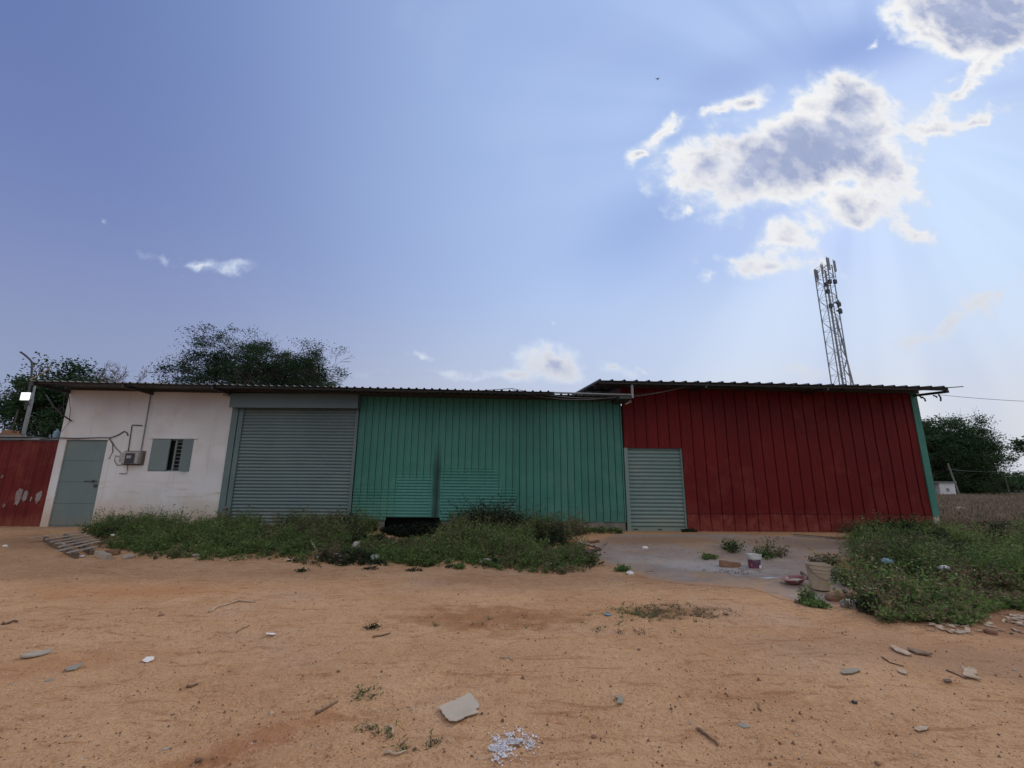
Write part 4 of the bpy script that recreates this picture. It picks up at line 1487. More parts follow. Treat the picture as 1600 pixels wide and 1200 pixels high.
def tree(label, X0, Y0, trunk_h, crown_r, crown_c, seed, leaf_m, nleaf, lsize, lwid, clump, depth=5, group=None, name='tree', trunk_r=0.18, up=0.2, bark=None, fill=0.0, flat=1.0, cat='tree', kids=(2, 4)):
    """crown_r = (rx, ry, rz), crown_c = height of crown centre above the foot"""
    rg = random.Random(seed)
    zg = float(gz(X0, Y0))
    t = thing(name, label, cat, (X0, Y0, zg - 0.05), group)
    mb = MB()
    tips = []
    pts = [Vector((X0, Y0, zg - 0.05)), Vector((X0 + rg.gauss(0, .1), Y0, zg + trunk_h * 0.5)), Vector((X0 + rg.gauss(0, .2), Y0 + rg.gauss(0, .2), zg + trunk_h))]
    mb.tube(pts, [trunk_r * 1.3, trunk_r, trunk_r * 0.85], 9)
    L0 = max(crown_r[0], crown_r[2]) * 0.46
    nl = 6
    for k in range(nl):
        a = 2 * math.pi * (k + rg.random() * 0.6) / nl
        grow(rg, pts[-1], (math.cos(a) * crown_r[0], math.sin(a) * crown_r[1], crown_r[2] * rg.uniform(0.3, 1.3)), L0, trunk_r * 0.6, depth, mb, tips, 0.55, up, 0.74, kids)
    C = Vector((X0, Y0, zg + crown_c))
    # fit the skeleton's ends into the crown's ellipsoid
    tp = np.array([list(p) for p, d in tips])
    V = np.array(mb.v)
    hi = V[:, 2] > pts[-1].z + 0.02
    ctr = tp.mean(0)
    ext = np.percentile(np.abs(tp - ctr), 97, axis=0)
    sc_ = np.array([crown_r[0], crown_r[1], crown_r[2]]) / ext

    def fit(A):
        w = sstep(0, 1.2, A[:, 2] - pts[-1].z)[:, None]
        return A * (1 - w) + w * ((A - ctr) * sc_ + np.array([C.x, C.y, C.z]))
    V[hi] = fit(V[hi])
    mb.v = [tuple(p) for p in V]
    mb.build('trunk', bark or barkm, t, smooth=True)
    tp = fit(tp)
    n = len(tp)
    # leaves around tips, some inside the crown
    w_ = rng.random(n) + 0.35
    w_ /= w_.sum()
    ncl = max(60, nleaf // 110)
    cen = tp[rng.choice(n, ncl, p=w_)] + rng.normal(size=(ncl, 3)) * clump * 0.3
    if fill:
        m_ = int(ncl * fill)
        r_ = rng.normal(size=(m_, 3))
        r_ /= np.linalg.norm(r_, axis=1)[:, None]
        rad = rng.random(m_)[:, None] ** 0.42
        lump = 0.90 + 0.55 * fbm(r_[:, 0] * 3 + seed, r_[:, 2] * 3 + r_[:, 1], 4, seed)[:, None]
        cen[:m_] = np.array([C.x, C.y, C.z]) + r_ * rad * lump * np.array(crown_r)
    csz = rng.uniform(0.6, 1.5, ncl)
    pick = rng.integers(0, ncl, nleaf)
    Cn = cen[pick] + rng.normal(size=(nleaf, 3)) * (csz[pick] * clump)[:, None] * np.array([1, 1, 0.6 * flat + 0.1])
    V, Fq = leaf_quads(Cn, lsize, lwid, up=0.1)
    ctone = rng.random(ncl)
    tone = np.clip(rng.random(nleaf) * 0.45 + 0.35 * ctone[pick] + 0.5 * fbm(Cn[:, 0] * 0.9, Cn[:, 2] * 0.9, 3, seed), 0, 1)
    fastmesh('crown', V, Fq, [leaf_m], tone=tone, parent=t)
    return t


# big thorny tree behind the white room
c = P(402, 570, 25.0)
tree('wide fine-leaved thorn tree rising behind the white room and big shutter', c.x + 0.3, 25.0, 3.4, (4.7, 3.8, 2.8), 6.5, 9, lf_thorn, 115000, 0.105, 0.045, 0.24, depth=5, kids=(3, 4), trunk_r=0.28, flat=0.55, up=0.1, fill=0.42)
# left group
c = P(88, 620, 19.0)
tree('dense dark green tree directly behind the left end of the white room', c.x + 0.3, 19.0, 2.2, (1.75, 1.6, 1.9), 4.35, 12, lf_tree, 20000, 0.13, 0.075, 0.20, depth=4, trunk_r=0.16, fill=0.55)
c = P(10, 640, 21.0)
tree('sparse small-leaved tree cut by the left picture edge', c.x - 0.5, 21.0, 2.0, (1.9, 1.7, 1.9), 4.0, 23, lf_thorn, 9000, 0.12, 0.05, 0.22, depth=4, trunk_r=0.13)
c = P(165, 590, 28.0)
tree('nearly leafless mauve brown tree peeking over the white room roof', c.x, 28.0, 3.2, (2.3, 1.9, 1.9), 6.55, 31, lf_mauve, 14000, 0.075, 0.022, 0.22, depth=5, trunk_r=0.17, bark=twigm)
# right of the red shed
c = P(1474, 720, 70.0)
tree('large rounded dark green tree right of the red shed', c.x, 70.0, 1.8, (7.4, 6.2, 5.8), 5.6, 44, lf_tree, 100000, 0.27, 0.15, 0.50, depth=5, kids=(3, 4), trunk_r=0.35, fill=0.62)
c = P(1440, 700, 74.0)
tree('dark green tree half hidden by the green corner of the red shed', c.x + 0.2, 74.0, 3.0, (5.2, 4.6, 5.2), 6.6, 51, lf_tree, 22000, 0.36, 0.2, 0.6, depth=4, trunk_r=0.28, fill=0.6)
c = P(1618, 702, 30.0)
tree('tree past the right picture edge, only its branch tips showing', c.x + 1.5, 30.0, 2.2, (2.0, 2.0, 1.1), 3.9, 61, lf_tree, 7000, 0.15, 0.08, 0.2, depth=4, trunk_r=0.16, fill=0.2)
for i, (px, Yd, rx, rz, lab) in enumerate(((1545, 78, 3.6, 1.3, 'low bushy tree beside the foot of the large rounded tree'),
                                      (1585, 110, 6.5, 2.1, 'distant bushy tree above the grey wall at the right edge'),
                                      (1620, 120, 8.0, 2.6, 'farthest hazy tree at the right picture edge'))):
    c = P(px, 765, Yd)
    tree(lab, c.x, Yd, 1.0, (rx, rx * 0.8, rz), rz * 0.95, 70 + i, lf_tree, 8000, 0.5, 0.3, 0.7, depth=3, trunk_r=0.3, fill=0.7)

# far hut, poles, wall
HY = 60.0
a, b = P(1468, 771, HY), P(1490.5, 753, HY)
zg = float(gz(a.x, HY)) - 0.1
hut = thing('hut', 'small white hut with dark window and open lean-to before the large tree', 'hut', ((a.x + b.x) / 2, HY, zg))
MB().box(a.x + 0.15, b.x, HY, HY + 2.2, zg, b.z - 0.08).build('wall', hutm, hut)
MB().box(a.x - 1.6, b.x + 0.1, HY - 0.25, HY + 2.4, b.z - 0.078, b.z + 0.03).build('roof', galv, hut)
wn_ = P(1481, 765.5, HY - 0.03)
MB().box(wn_.x - 0.16, wn_.x + 0.2, HY - 0.03, HY - 0.005, wn_.z - 0.2, wn_.z + 0.2).build('window', galv, hut)
MB().box(a.x - 1.5, a.x + 0.14, HY + 1.2, HY + 1.3, zg, b.z - 0.09).build('lean_to_wall', dark, hut)
MB().bar((a.x - 1.45, HY, zg), (a.x - 1.45, HY, b.z - 0.09), 0.1).build('lean_to_post', dark, hut)
pole_pts = ((1481, 724, 1500, 774, 58.0, 'leaning wooden pole just right of the white hut'), (1569, 741, 1577, 769, 66.0, 'thin pole near the grey wall at the right edge'))
for (x0, y0, x1, y1, YY, lab) in pole_pts:
    p0, p1 = P(x0, y0, YY), P(x1, y1, YY)
    p1.z = float(gz(p1.x, YY)) - 0.2
    o = MB().tube([p1, p0], [0.11, 0.08], 7).build('pole', nmat('pole_wood' + str(x0), (0.20, 0.18, 0.16), (0.15, 0.13, 0.12), 3, 0.9), None, loc=p1)
    tag(o, lab, 'pole')
a, b = P(1573, 767.5, 90.0), P(1660, 768.5, 90.0)
zg = float(gz(a.x, 90.0))
o = MB().box(a.x, b.x, 90, 90.3, zg - 0.3, a.z + 0.05).box(a.x - 0.1, b.x, 89.9, 90.4, a.z + 0.052, a.z + 0.18).build('wall', wallg, None, loc=(a.x, 90, zg - 0.3))
tag(o, 'long low grey boundary wall at the right edge below the far trees', 'wall')
cable(sag(P(1480, 733, 64), P(1650, 730, 64), 0.5), 0.03, cablel, 'faint power line crossing before the far trees')


# ------------------------------------------------------------------ weeds
def weeds(pts_xy, hts, leafn, lsize, lwid, stemr=0.004, spread=0.16):
    """leafy stems; returns leaf quads, tone and a stem builder"""
    Cs, tn, hs = [], [], []
    n = len(pts_xy)
    base = np.array([[x, y, float(gz(x, y))] for x, y in pts_xy])
    ns = 5
    Cs = []
    tones = []
    SV = []
    for s_ in range(ns):
        lean = rng.normal(size=(n, 2)) * spread
        h = hts * rng.uniform(0.55, 1.1, n)
        per = leafn // ns
        t = rng.random((n, per)) ** 0.75
        cx = base[:, None, 0] + lean[:, None, 0] * t * (h[:, None] / 0.4) + rng.normal(size=(n, per)) * 0.035
        cy = base[:, None, 1] + lean[:, None, 1] * t * (h[:, None] / 0.4) + rng.normal(size=(n, per)) * 0.035
        cz = base[:, None, 2] + h[:, None] * t + rng.normal(size=(n, per)) * 0.01
        Cs.append(np.stack([cx, cy, cz], -1).reshape(-1, 3))
        pl = rng.random(n)
        tones.append((0.25 * pl[:, None] + 0.35 * t + 0.4 * rng.random((n, per))).reshape(-1))
        # stem as a thin ribbon pair
        tip = np.stack([base[:, 0] + lean[:, 0] * h / 0.4, base[:, 1] + lean[:, 1] * h / 0.4, base[:, 2] + h], -1)
        for w in ((stemr, 0), (0, stemr)):
            o = np.array([w[0], w[1], 0])
            SV.append(np.stack([base - o, base + o, tip + o * 0.4, tip - o * 0.4], 1).reshape(-1, 3))
    C = np.concatenate(Cs)
    T = np.concatenate(tones)
    return C, T, np.concatenate(SV)


def weed_object(name, xy, hts, leafn, lsize, lwid, mats_frac, spread=0.16, parent=None, loc=(0, 0, 0), stemmat=None):
    """mats_frac: list of (material, probability function of xy or number)"""
    C, T, SV = weeds(xy, hts, leafn, lsize, lwid, spread=spread)
    V, Fq = leaf_quads(C, lsize, lwid, up=0.35)
    mi = np.zeros(len(C), int)
    if len(mats_frac) > 1:
        pn = fbm(C[:, 0] * 0.8, C[:, 1] * 0.8, 3, 91) + 0.30 * (rng.random(len(C)) - 0.5)
        mi[pn > mats_frac[1][1]] = 1
        if len(mats_frac) > 2:
            pn = fbm(C[:, 0] * 1.1 + 9, C[:, 1] * 1.1, 3, 55)
            mi[pn > mats_frac[2][1]] = 2
    ns_ = len(SV) // 4
    V = np.concatenate([V, SV])
    Fq = np.concatenate([Fq, np.arange(len(Fq) * 4, len(Fq) * 4 + ns_ * 4).reshape(-1, 4)])
    mats = [m_ for m_, _ in mats_frac] + [stemmat or stem]
    mi = np.concatenate([mi, np.full(ns_, len(mats) - 1)])
    T = np.concatenate([T, np.zeros(ns_)])
    return fastmesh(name, V, Fq, mats, mi=mi, tone=T, parent=parent, loc=loc)


def scatter(poly, n, bx, edge=0.35, seed=1):
    r_ = np.random.default_rng(seed)
    out = []
    while sum(len(o) for o in out) < n:
        x = r_.uniform(bx[0], bx[1], n * 2)
        y = r_.uniform(bx[2], bx[3], n * 2)
        xw = x + edge * fbm(x * 1.5, y * 1.5, 3, 17) * 2
        yw = y + edge * fbm(x * 1.5, y * 1.5, 3, 29) * 2
        k = inside(xw, yw, poly)
        out.append(np.stack([x[k], y[k]], 1))
    return np.concatenate(out)[:n]


# strip in front of the white room and green shed
front = [GP(*p) for p in ((135, 843), (175, 862), (250, 874), (400, 879), (520, 884), (640, 885), (760, 889), (860, 894), (925, 893), (938, 884), (905, 862), (875, 846))]
spoly = [(p.x, p.y) for p in front] + [(2.1, 13.0), (1.6, 13.75), (-11.5, 13.9), (-11.6, 13.4)]
xy = scatter(spoly, 2200, (-13, 4, 9, 14), 0.45, 3)
xy = xy[~((xy[:, 0] > -3.8) & (xy[:, 0] < -1.9) & (xy[:, 1] > 12.0 + 0.3 * np.sin(xy[:, 0] * 5)))]
ks = fbm(xy[:, 0] * 1.3, xy[:, 1] * 1.3, 4, 123) > -0.10
edge_q = np.clip((xy[:, 1] - np.interp(xy[:, 0], [p.x for p in front[1:9]], [p.y for p in front[1:9]])) / 0.5, 0.0, 1)
xy = xy[ks & (rng.random(len(xy)) < 0.35 + 0.65 * edge_q)]
edge_d = np.clip((xy[:, 1] - np.interp(xy[:, 0], [p.x for p in front[1:9]], [p.y for p in front[1:9]])) / 0.9, 0.0, 1)
ht = (0.08 + 0.25 * edge_d) * (1 + 2.0 * fbm(xy[:, 0] * 1.1, xy[:, 1] * 1.1, 4, 40)) * rng.lognormal(0, 0.22, len(xy))
hol = (xy[:, 0] > -3.7) & (xy[:, 0] < -1.8) & (xy[:, 1] > 10.3)
ht = np.where(hol, ht * 0.45, ht)
ht = ht * np.where(xy[:, 0] > 1.2, 0.9, 1.0)
ws = weed_object('weeds', xy, ht, 60, 0.052, 0.028, [(lf_weed, 0), (lf_dry, 0.15), (lf_dark, 0.16)], 0.17)
tag(ws, 'strip of mixed green weeds along the foot of the white and green walls', 'weeds', kind='stuff')

sel = xy[(rng.random(len(xy)) < 0.22) & ~hol]
wt = weed_object('tall_weeds', sel, rng.uniform(0.30, 0.72, len(sel)) * np.where(sel[:, 1] < 10.8, 0.6, 1.0), 50, 0.075, 0.022, [(lf_weed, 0), (lf_dry, 0.05)], 0.10)
tag(wt, 'loose taller stems standing out of the weed strip', 'weeds', kind='stuff')

# low creeping carpet under the strip so little bare earth shows through
xy = scatter(spoly, 2600, (-13, 4, 9, 14), 0.3, 4)
xy = xy[~((xy[:, 0] > -3.8) & (xy[:, 0] < -1.9) & (xy[:, 1] > 12.0))]
wc = weed_object('ground_cover', xy, np.full(len(xy), 0.08), 14, 0.05, 0.03, [(lf_weed, 0), (lf_dry, 0.02), (lf_dark, 0.1)], 0.3)
tag(wc, 'low creeping green cover beneath the weed strip', 'ground cover', kind='stuff')

# right hand patch
rp = [GP(*p) for p in ((1332, 885), (1342, 930), (1356, 960), (1395, 978), (1450, 986), (1500, 980), (1560, 958), (1640, 950))]
rpoly = [(p.x, p.y) for p in rp] + [(13.5, 8.6), (15.0, 10.8), (14.2, 13.2), (13.2, 14.5), (12.6, 13.6), (10.0, 13.75), (9.0, 12.6), (8.2, 11.2)]
xy = scatter(rpoly, 2900, (4, 18, 6, 16), 0.5, 8)
ks = fbm(xy[:, 0] * 1.1, xy[:, 1] * 1.1, 4, 133) > -0.11
bq = GP(1281, 921)
xy = xy[ks & ~((np.abs(xy[:, 0] - bq.x) < 0.40) & (np.abs(xy[:, 1] - bq.y) < 0.75))]
fy = np.interp(xy[:, 0], sorted([p.x for p in rp]), [p.y for p in sorted(rp, key=lambda q: q.x)])
ed = np.clip((xy[:, 1] - fy) / 0.9, 0.0, 1)
ht = (0.12 + 0.33 * ed) * (1 + 1.3 * fbm(xy[:, 0] * 0.9, xy[:, 1] * 0.9, 4, 41)) * rng.lognormal(0, 0.22, len(xy))
ht = ht * np.interp(xy[:, 1], [6, 9, 10.5, 13.5], [1.0, 1.0, 0.75, 0.5])
wr = weed_object('weeds', xy, ht, 60, 0.052, 0.027, [(lf_weed, 0), (lf_dry, 0.16), (lf_dark, 0.22)], 0.18)
tag(wr, 'broad knee-high patch of green weeds at the right of the concrete apron', 'weeds', kind='stuff')
sel = xy[rng.random(len(xy)) < 0.16]
wt = weed_object('tall_weeds', sel, rng.uniform(0.30, 0.72, len(sel)) * np.where(sel[:, 1] < 8.5, 0.75, np.where(sel[:, 1] > 11, 0.6, 0.9)), 50, 0.075, 0.022, [(lf_weed, 0), (lf_dry, 0.05)], 0.12)
tag(wt, 'loose taller stems standing out of the right hand weed patch', 'weeds', kind='stuff')
xy = scatter(rpoly, 2200, (4, 18, 6, 16), 0.3, 9)
wc = weed_object('ground_cover', xy, np.full(len(xy), 0.10), 20, 0.05, 0.03, [(lf_weed, 0), (lf_dry, 0.12)], 0.3)
tag(wc, 'low creeping cover beneath the right hand weed patch', 'ground cover', kind='stuff')

# dark bush at the hollow
def bush(px, py, r_, h, n, m_, lab, name='bush', ls=0.05, lw=0.03, leafn=40, sp=0.25, Yo=None, cat='bush', dm=None):
    c = GP(px, py) if Yo is None else Vector((P(px, py, Yo).x, Yo, float(gz(P(px, py, Yo).x, Yo))))
    t = thing(name, lab, cat, (c.x, c.y, c.z))
    a = rng.random(n) * 6.283
    rr = r_ * np.sqrt(rng.random(n))
    xy_ = np.stack([c.x + rr * np.cos(a), c.y + rr * np.sin(a) * 0.7], 1)
    hh = h * (1.05 - 0.6 * (rr / r_)) * rng.uniform(0.8, 1.1, n)
    weed_object('foliage', xy_, hh, leafn, ls, lw, [(m_, 0)] + ([(dm, 0.12)] if dm else []), sp, parent=t)
    return t


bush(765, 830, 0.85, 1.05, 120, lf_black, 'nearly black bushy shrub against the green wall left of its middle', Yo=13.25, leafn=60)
bush(660, 840, 1.05, 0.26, 260, lf_black, 'added low black foliage standing in for the shade under the slatted panels', Yo=12.95, leafn=60, ls=0.06, lw=0.04)  # near-black leaves added to paint in the shade before the open hollow
bush(1405, 838, 0.6, 0.60, 50, lf_dark, 'dark shrub at the right foot of the red wall', Yo=13.1, leafn=60)
bush(1440, 838, 0.8, 0.62, 46, lf_weed, 'pale leafy shrub at the red wall corner', Yo=13.3, leafn=50)
bush(192, 838, 0.55, 0.50, 26, lf_dry, 'dry brownish shrub at the foot of the white wall right of the door', Yo=13.45, leafn=40, dm=lf_weed)
bush(1145, 862, 0.28, 0.34, 12, lf_weed, 'leafy tuft on the concrete left of the paint bucket', 'plant', dm=lf_dark, cat='plant')
bush(1203, 868, 0.30, 0.42, 12, lf_dry, 'dry leafy tuft just right of the paint bucket', 'plant', dm=lf_weed, cat='plant')
bush(1195, 872, 0.22, 0.18, 9, lf_weed, 'low green tuft behind the paint bucket', 'plant', cat='plant')
bush(1290, 882, 0.30, 0.30, 12, lf_dry, 'dry grassy tuft behind the big dusty bucket', 'plant', dm=lf_weed, cat='plant')
bush(1263, 944, 0.12, 0.34, 6, lf_weed, 'single upright leafy plant before the big dusty bucket', 'plant', sp=0.06, cat='plant')
bush(1275, 947, 0.18, 0.10, 10, lf_weed, 'low green mat at the foot of the upright plant', 'plant', cat='plant')
bush(1105, 872, 0.22, 0.10, 8, lf_weed, 'thin low tuft in a crack of the concrete left of the brick', 'plant', cat='plant')
bush(975, 892, 0.12, 0.11, 7, lf_weed, 'tiny tuft at the near left edge of the concrete', 'plant', cat='plant')
bush(945, 842, 0.55, 0.22, 26, lf_weed, 'low weeds at the plinth left of the small roller shutter', Yo=13.5, cat='plant', name='plant', dm=lf_dark)
bush(1075, 838, 0.2, 0.1, 8, lf_dark, 'small dark tuft at the right corner of the small roller shutter', Yo=13.8, cat='plant', name='plant')
bush(1335, 832, 0.4, 0.30, 16, lf_dry, 'dry yellowish tuft at the foot of the red wall before its right third', Yo=13.7, cat='plant', name='plant')
bush(583, 981, 0.05, 0.03, 7, lf_dark, 'tiny dark green sprig alone on the sand below the weeds', 'plant', ls=0.03, lw=0.015, leafn=20, cat='plant')
for i, (px, py, lab) in enumerate(((470, 893, 'small weed sprout on the sand, leftmost of the row below the strip'), (583, 889, 'small weed sprout below the white rubbish'), (668, 884, 'small weed sprout under the dark hollow'),
                                   (707, 886, 'small weed sprout right of the dark hollow'), (648, 892, 'flat small weed sprout closest to the camera of the row'))):
    bush(px, py, 0.13, 0.06, 8, lf_dark, lab, 'plant', ls=0.035, lw=0.02, leafn=20, cat='plant')
# sparse creeping patches on the sand at right
xy = np.concatenate([np.stack([rng.normal(GP(px, py).x, 0.25 * s_, n), rng.normal(GP(px, py).y, 0.13 * s_, n)], 1) for (px, py, s_, n) in
                     ((1015, 962, 1.2, 70), (1040, 950, 1.2, 40), (1105, 958, 0.8, 26), (1140, 895, 1.0, 20), (575, 1083, 0.35, 7), (610, 1140, 0.3, 6), (650, 1165, 0.4, 6), (960, 985, 0.8, 10), (730, 970, 1.5, 8))])
wc = weed_object('creeping_grass', xy, np.full(len(xy), 0.022), 10, 0.035, 0.009, [(lf_dry, 0), (lf_weed, 0.05)], 0.5)
tag(wc, 'sparse creeping grass patches on the orange sand', 'grass', kind='stuff')

# dry grass field to the right of the shed
n = 42000
yy = 14 + (rng.random(n) ** 1.7) * 62
xx = yy * rng.uniform(0.86, 1.32, n)
k = xx > 12.9
xx, yy = xx[k], yy[k]
n = len(xx)
zz = gz(xx, yy)
hh = rng.uniform(0.10, 0.34, n)
ww = 0.010 + yy * 0.0008
an = rng.random(n) * 6.283
lx, ly = rng.normal(size=n) * 0.12, rng.normal(size=n) * 0.12
V = np.stack([np.stack([xx - ww * np.cos(an), yy - ww * np.sin(an), zz - 0.02], 1), np.stack([xx + ww * np.cos(an), yy + ww * np.sin(an), zz - 0.02], 1),
              np.stack([xx + lx + 0.3 * ww, yy + ly, zz + hh], 1), np.stack([xx + lx - 0.3 * ww, yy + ly, zz + hh], 1)], 1).reshape(-1, 3)
fg = fastmesh('dry_grass', V, np.arange(n * 4).reshape(-1, 4), [lf_field], tone=rng.random(n))
tag(fg, 'field of dry brown grass right of the red shed', 'grass', kind='stuff')


# ------------------------------------------------------------------ things in the yard
def stone_mesh(name, r_, seed, flat=0.6, sub=2):
    rg = random.Random(seed)
    import bmesh
    bm = bmesh.new()
    bmesh.ops.create_icosphere(bm, subdivisions=sub, radius=1)
    off = rg.random() * 50
    for v_ in bm.verts:
        k_ = 1 + 0.5 * float(fbm(v_.co.x * 1.5 + off, v_.co.y * 1.5 + v_.co.z * 2.1, 3, seed))
        v_.co = Vector((v_.co.x * r_ * k_ * 1.15, v_.co.y * r_ * k_ * 0.9, v_.co.z * r_ * k_ * flat))
    me = bpy.data.meshes.new(name)
    bm.to_mesh(me)
    bm.free()
    return me


def place_mesh(name, me, m_, loc, rz=0.0, rx=0.0, sc=1.0):
    if m_ is not None and len(me.materials) == 0:
        me.materials.append(m_)
    o = bpy.data.objects.new(name, me)
    COL.objects.link(o)
    o.location = loc
    o.rotation_euler = (rx, 0, rz)
    o.scale = (sc, sc, sc)
    return o


# paint bucket
p = GP(1180, 889)
bk = thing('bucket', 'white paint bucket with purple and red label standing on the concrete', 'bucket', p)
M = Matrix.Translation(p) @ Matrix.Scale(0.9, 4)
MB().lathe([(0, 0.004), (0.118, 0.004), (0.122, 0.01), (0.135, 0.22), (0.140, 0.222), (0.150, 0.23), (0.152, 0.255), (0.146, 0.258), (0.148, 0.285), (0.156, 0.288), (0.158, 0.31), (0.146, 0.312), (0.142, 0.29), (0.118, 0.03), (0, 0.03)], 32, 0, M).build('body', bucketw, bk, smooth=False)
lb = MB()
n_ = 26
vs = []
for k in range(n_):
    t = math.radians(150 + k * 6.4)
    for z_ in (0.02, 0.205):
        r_ = 0.1225 + 0.0125 * (z_ - 0.01) / 0.21 + 0.0015
        vs.append(M @ Vector((r_ * math.cos(t), r_ * math.sin(t), z_)))
lb.add(vs, [(2 * k, 2 * k + 2, 2 * k + 3, 2 * k + 1) for k in range(n_ - 1)])
lb.build('label_band', purple, bk)
lb = MB()
vs = []
for k in range(9):
    t = math.radians(285 + k * 5)
    for z_ in (0.03, 0.10):
        r_ = 0.1225 + 0.0125 * (z_ - 0.01) / 0.21 + 0.003
        vs.append(M @ Vector((r_ * math.cos(t), r_ * math.sin(t), z_)))
lb.add(vs, [(2 * k, 2 * k + 2, 2 * k + 3, 2 * k + 1) for k in range(8)])
lb.build('white_patch', paperm, bk)
MB().tube([M @ Vector((0.158 * math.cos(t), 0.158 * math.sin(t) , 0.27 - 0.10 * abs(math.sin((t - 3.3) * 1.0)))) for t in np.linspace(3.3, 6.44, 14)], 0.003, 5).build('handle', galv, bk)

# big dusty bucket
p = GP(1281, 921)
bk = thing('bucket', 'big dusty beige bucket with battered rim, right of the red basin', 'bucket', p)
M = Matrix.Translation(p) @ Matrix.Rotation(R(3), 4, 'Y') @ Matrix.Scale(0.84, 4)
prof = [(0, 0.005), (0.150, 0.005), (0.155, 0.02), (0.183, 0.30), (0.190, 0.302), (0.192, 0.325), (0.187, 0.33), (0.190, 0.36), (0.200, 0.362), (0.202, 0.385), (0.194, 0.39), (0.198, 0.43), (0.208, 0.435), (0.206, 0.455), (0.196, 0.455), (0.186, 0.40), (0.150, 0.04), (0, 0.04)]
mb = MB().lathe(prof, 36, 0, M)
mb.v = [(q[0] + 0.016 * float(fbm(q[2] * 9 + 3, q[0] * 7, 2, 5)), q[1], q[2] + (0.03 * float(fbm(q[0] * 8, q[1] * 8, 2, 66)) if q[2] > p.z + 0.30 else 0)) for q in mb.v]
mb.build('body', bucketd, bk)
MB().tube([M @ Vector((0.205 * math.cos(t), 0.205 * math.sin(t), 0.40 - 0.20 * abs(math.sin(t - 3.2)))) for t in np.linspace(3.2, 6.34, 14)], 0.004, 5).build('handle', steel, bk)

# red basin with mortar
p = GP(1243, 913)
bs_ = thing('basin', 'shallow dull red basin crusted with dried mortar on the concrete', 'basin', p)
M = Matrix.Translation(p + Vector((0, 0, 0.0))) @ Matrix.Rotation(R(-9), 4, 'Y')
MB().lathe([(0, 0.03), (0.10, 0.022), (0.115, 0.03), (0.165, 0.09), (0.185, 0.095), (0.187, 0.103), (0.165, 0.102), (0.108, 0.045), (0, 0.04)], 28, 0, M).build('bowl', basinm, bs_)
MB().lathe([(0, 0.075), (0.05, 0.085), (0.10, 0.07), (0.135, 0.06)], 16, 0, M).build('dried_mortar', stonem, bs_)

# brick and stone
p = GP(1141, 886)
M = Matrix.Translation(p + Vector((0, 0, 0.055))) @ Matrix.Rotation(R(-14), 4, 'Z') @ Matrix.Rotation(R(5), 4, 'Y')
mb = MB()
xs_ = np.linspace(-0.19, 0.19, 7)
vs = []
for x_ in xs_:
    j = [rnd.uniform(-0.008, 0.008) for _ in range(4)]
    vs += [M @ Vector((x_, -0.07 + j[0], -0.055)), M @ Vector((x_, 0.07 + j[1], -0.055)), M @ Vector((x_, 0.066 + j[2], 0.05 + j[3])), M @ Vector((x_, -0.066 + j[3], 0.05 + j[2]))]
fs = [(0, 1, 2, 3), tuple(24 + k for k in (3, 2, 1, 0))]
for i in range(6):
    for k in range(4):
        fs.append((i * 4 + k, (i + 1) * 4 + k, (i + 1) * 4 + (k + 1) % 4, i * 4 + (k + 1) % 4))
mb.add(vs, fs)
tag(mb.build('brick', brickm, None, loc=p), 'brown clay block lying left of the paint bucket', 'brick')
rocks = [(1158, 889, 0.045, 'small pale stone between the brown block and the paint bucket', stonem),
         (1248, 942, 0.05, 'dark lump at the near edge of the concrete by the upright plant', woodd),
         (1312, 938, 0.16, 'rounded brown earth lump under the right weeds', brickm),
         (1330, 948, 0.12, 'pale broken rock at the corner of the right weeds', stonem),
         (1008, 857, 0.07, 'small white heap on the concrete before the small shutter', paperm),
         (1548, 989, 0.07, 'dark brown clod among the wood chips', brickm),
         (98, 851, 0.05, 'white stone in front of the broken pallet', paperm),
         (200, 872, 0.10, 'brown rock at the near end of the broken pallet', stonem),
         (305, 868, 0.13, 'flat pale rock at the near edge of the weed strip', stonem),
         (1162, 1134, 0.035, 'flat grey green stone alone on the right sand', stoneg),
         (1335, 1098, 0.022, 'small black pebble on the right sand', blackp),
         (78, 1063, 0.03, 'flat dark grey stone at the lower left', stoneg),
         (252, 962, 0.035, 'brown clod on the left sand', brickm),
         (8, 854, 0.05, 'pale stone near the left picture edge', paperm),
         (1500, 800, 0.3, 'pale rock at the edge of the dry field', stonem)]
for i, (px, py, r_, lab, m_) in enumerate(rocks):
    p = GP(px, py)
    fl = 0.22 if 'flat' in lab else 0.6
    tag(place_mesh('rock' if r_ > 0.06 else 'stone', stone_mesh('stone', r_, 100 + i, fl), m_, p + Vector((0, 0, r_ * fl * 0.4)), rnd.random() * 6), lab, 'rock' if r_ > 0.06 else 'stone')


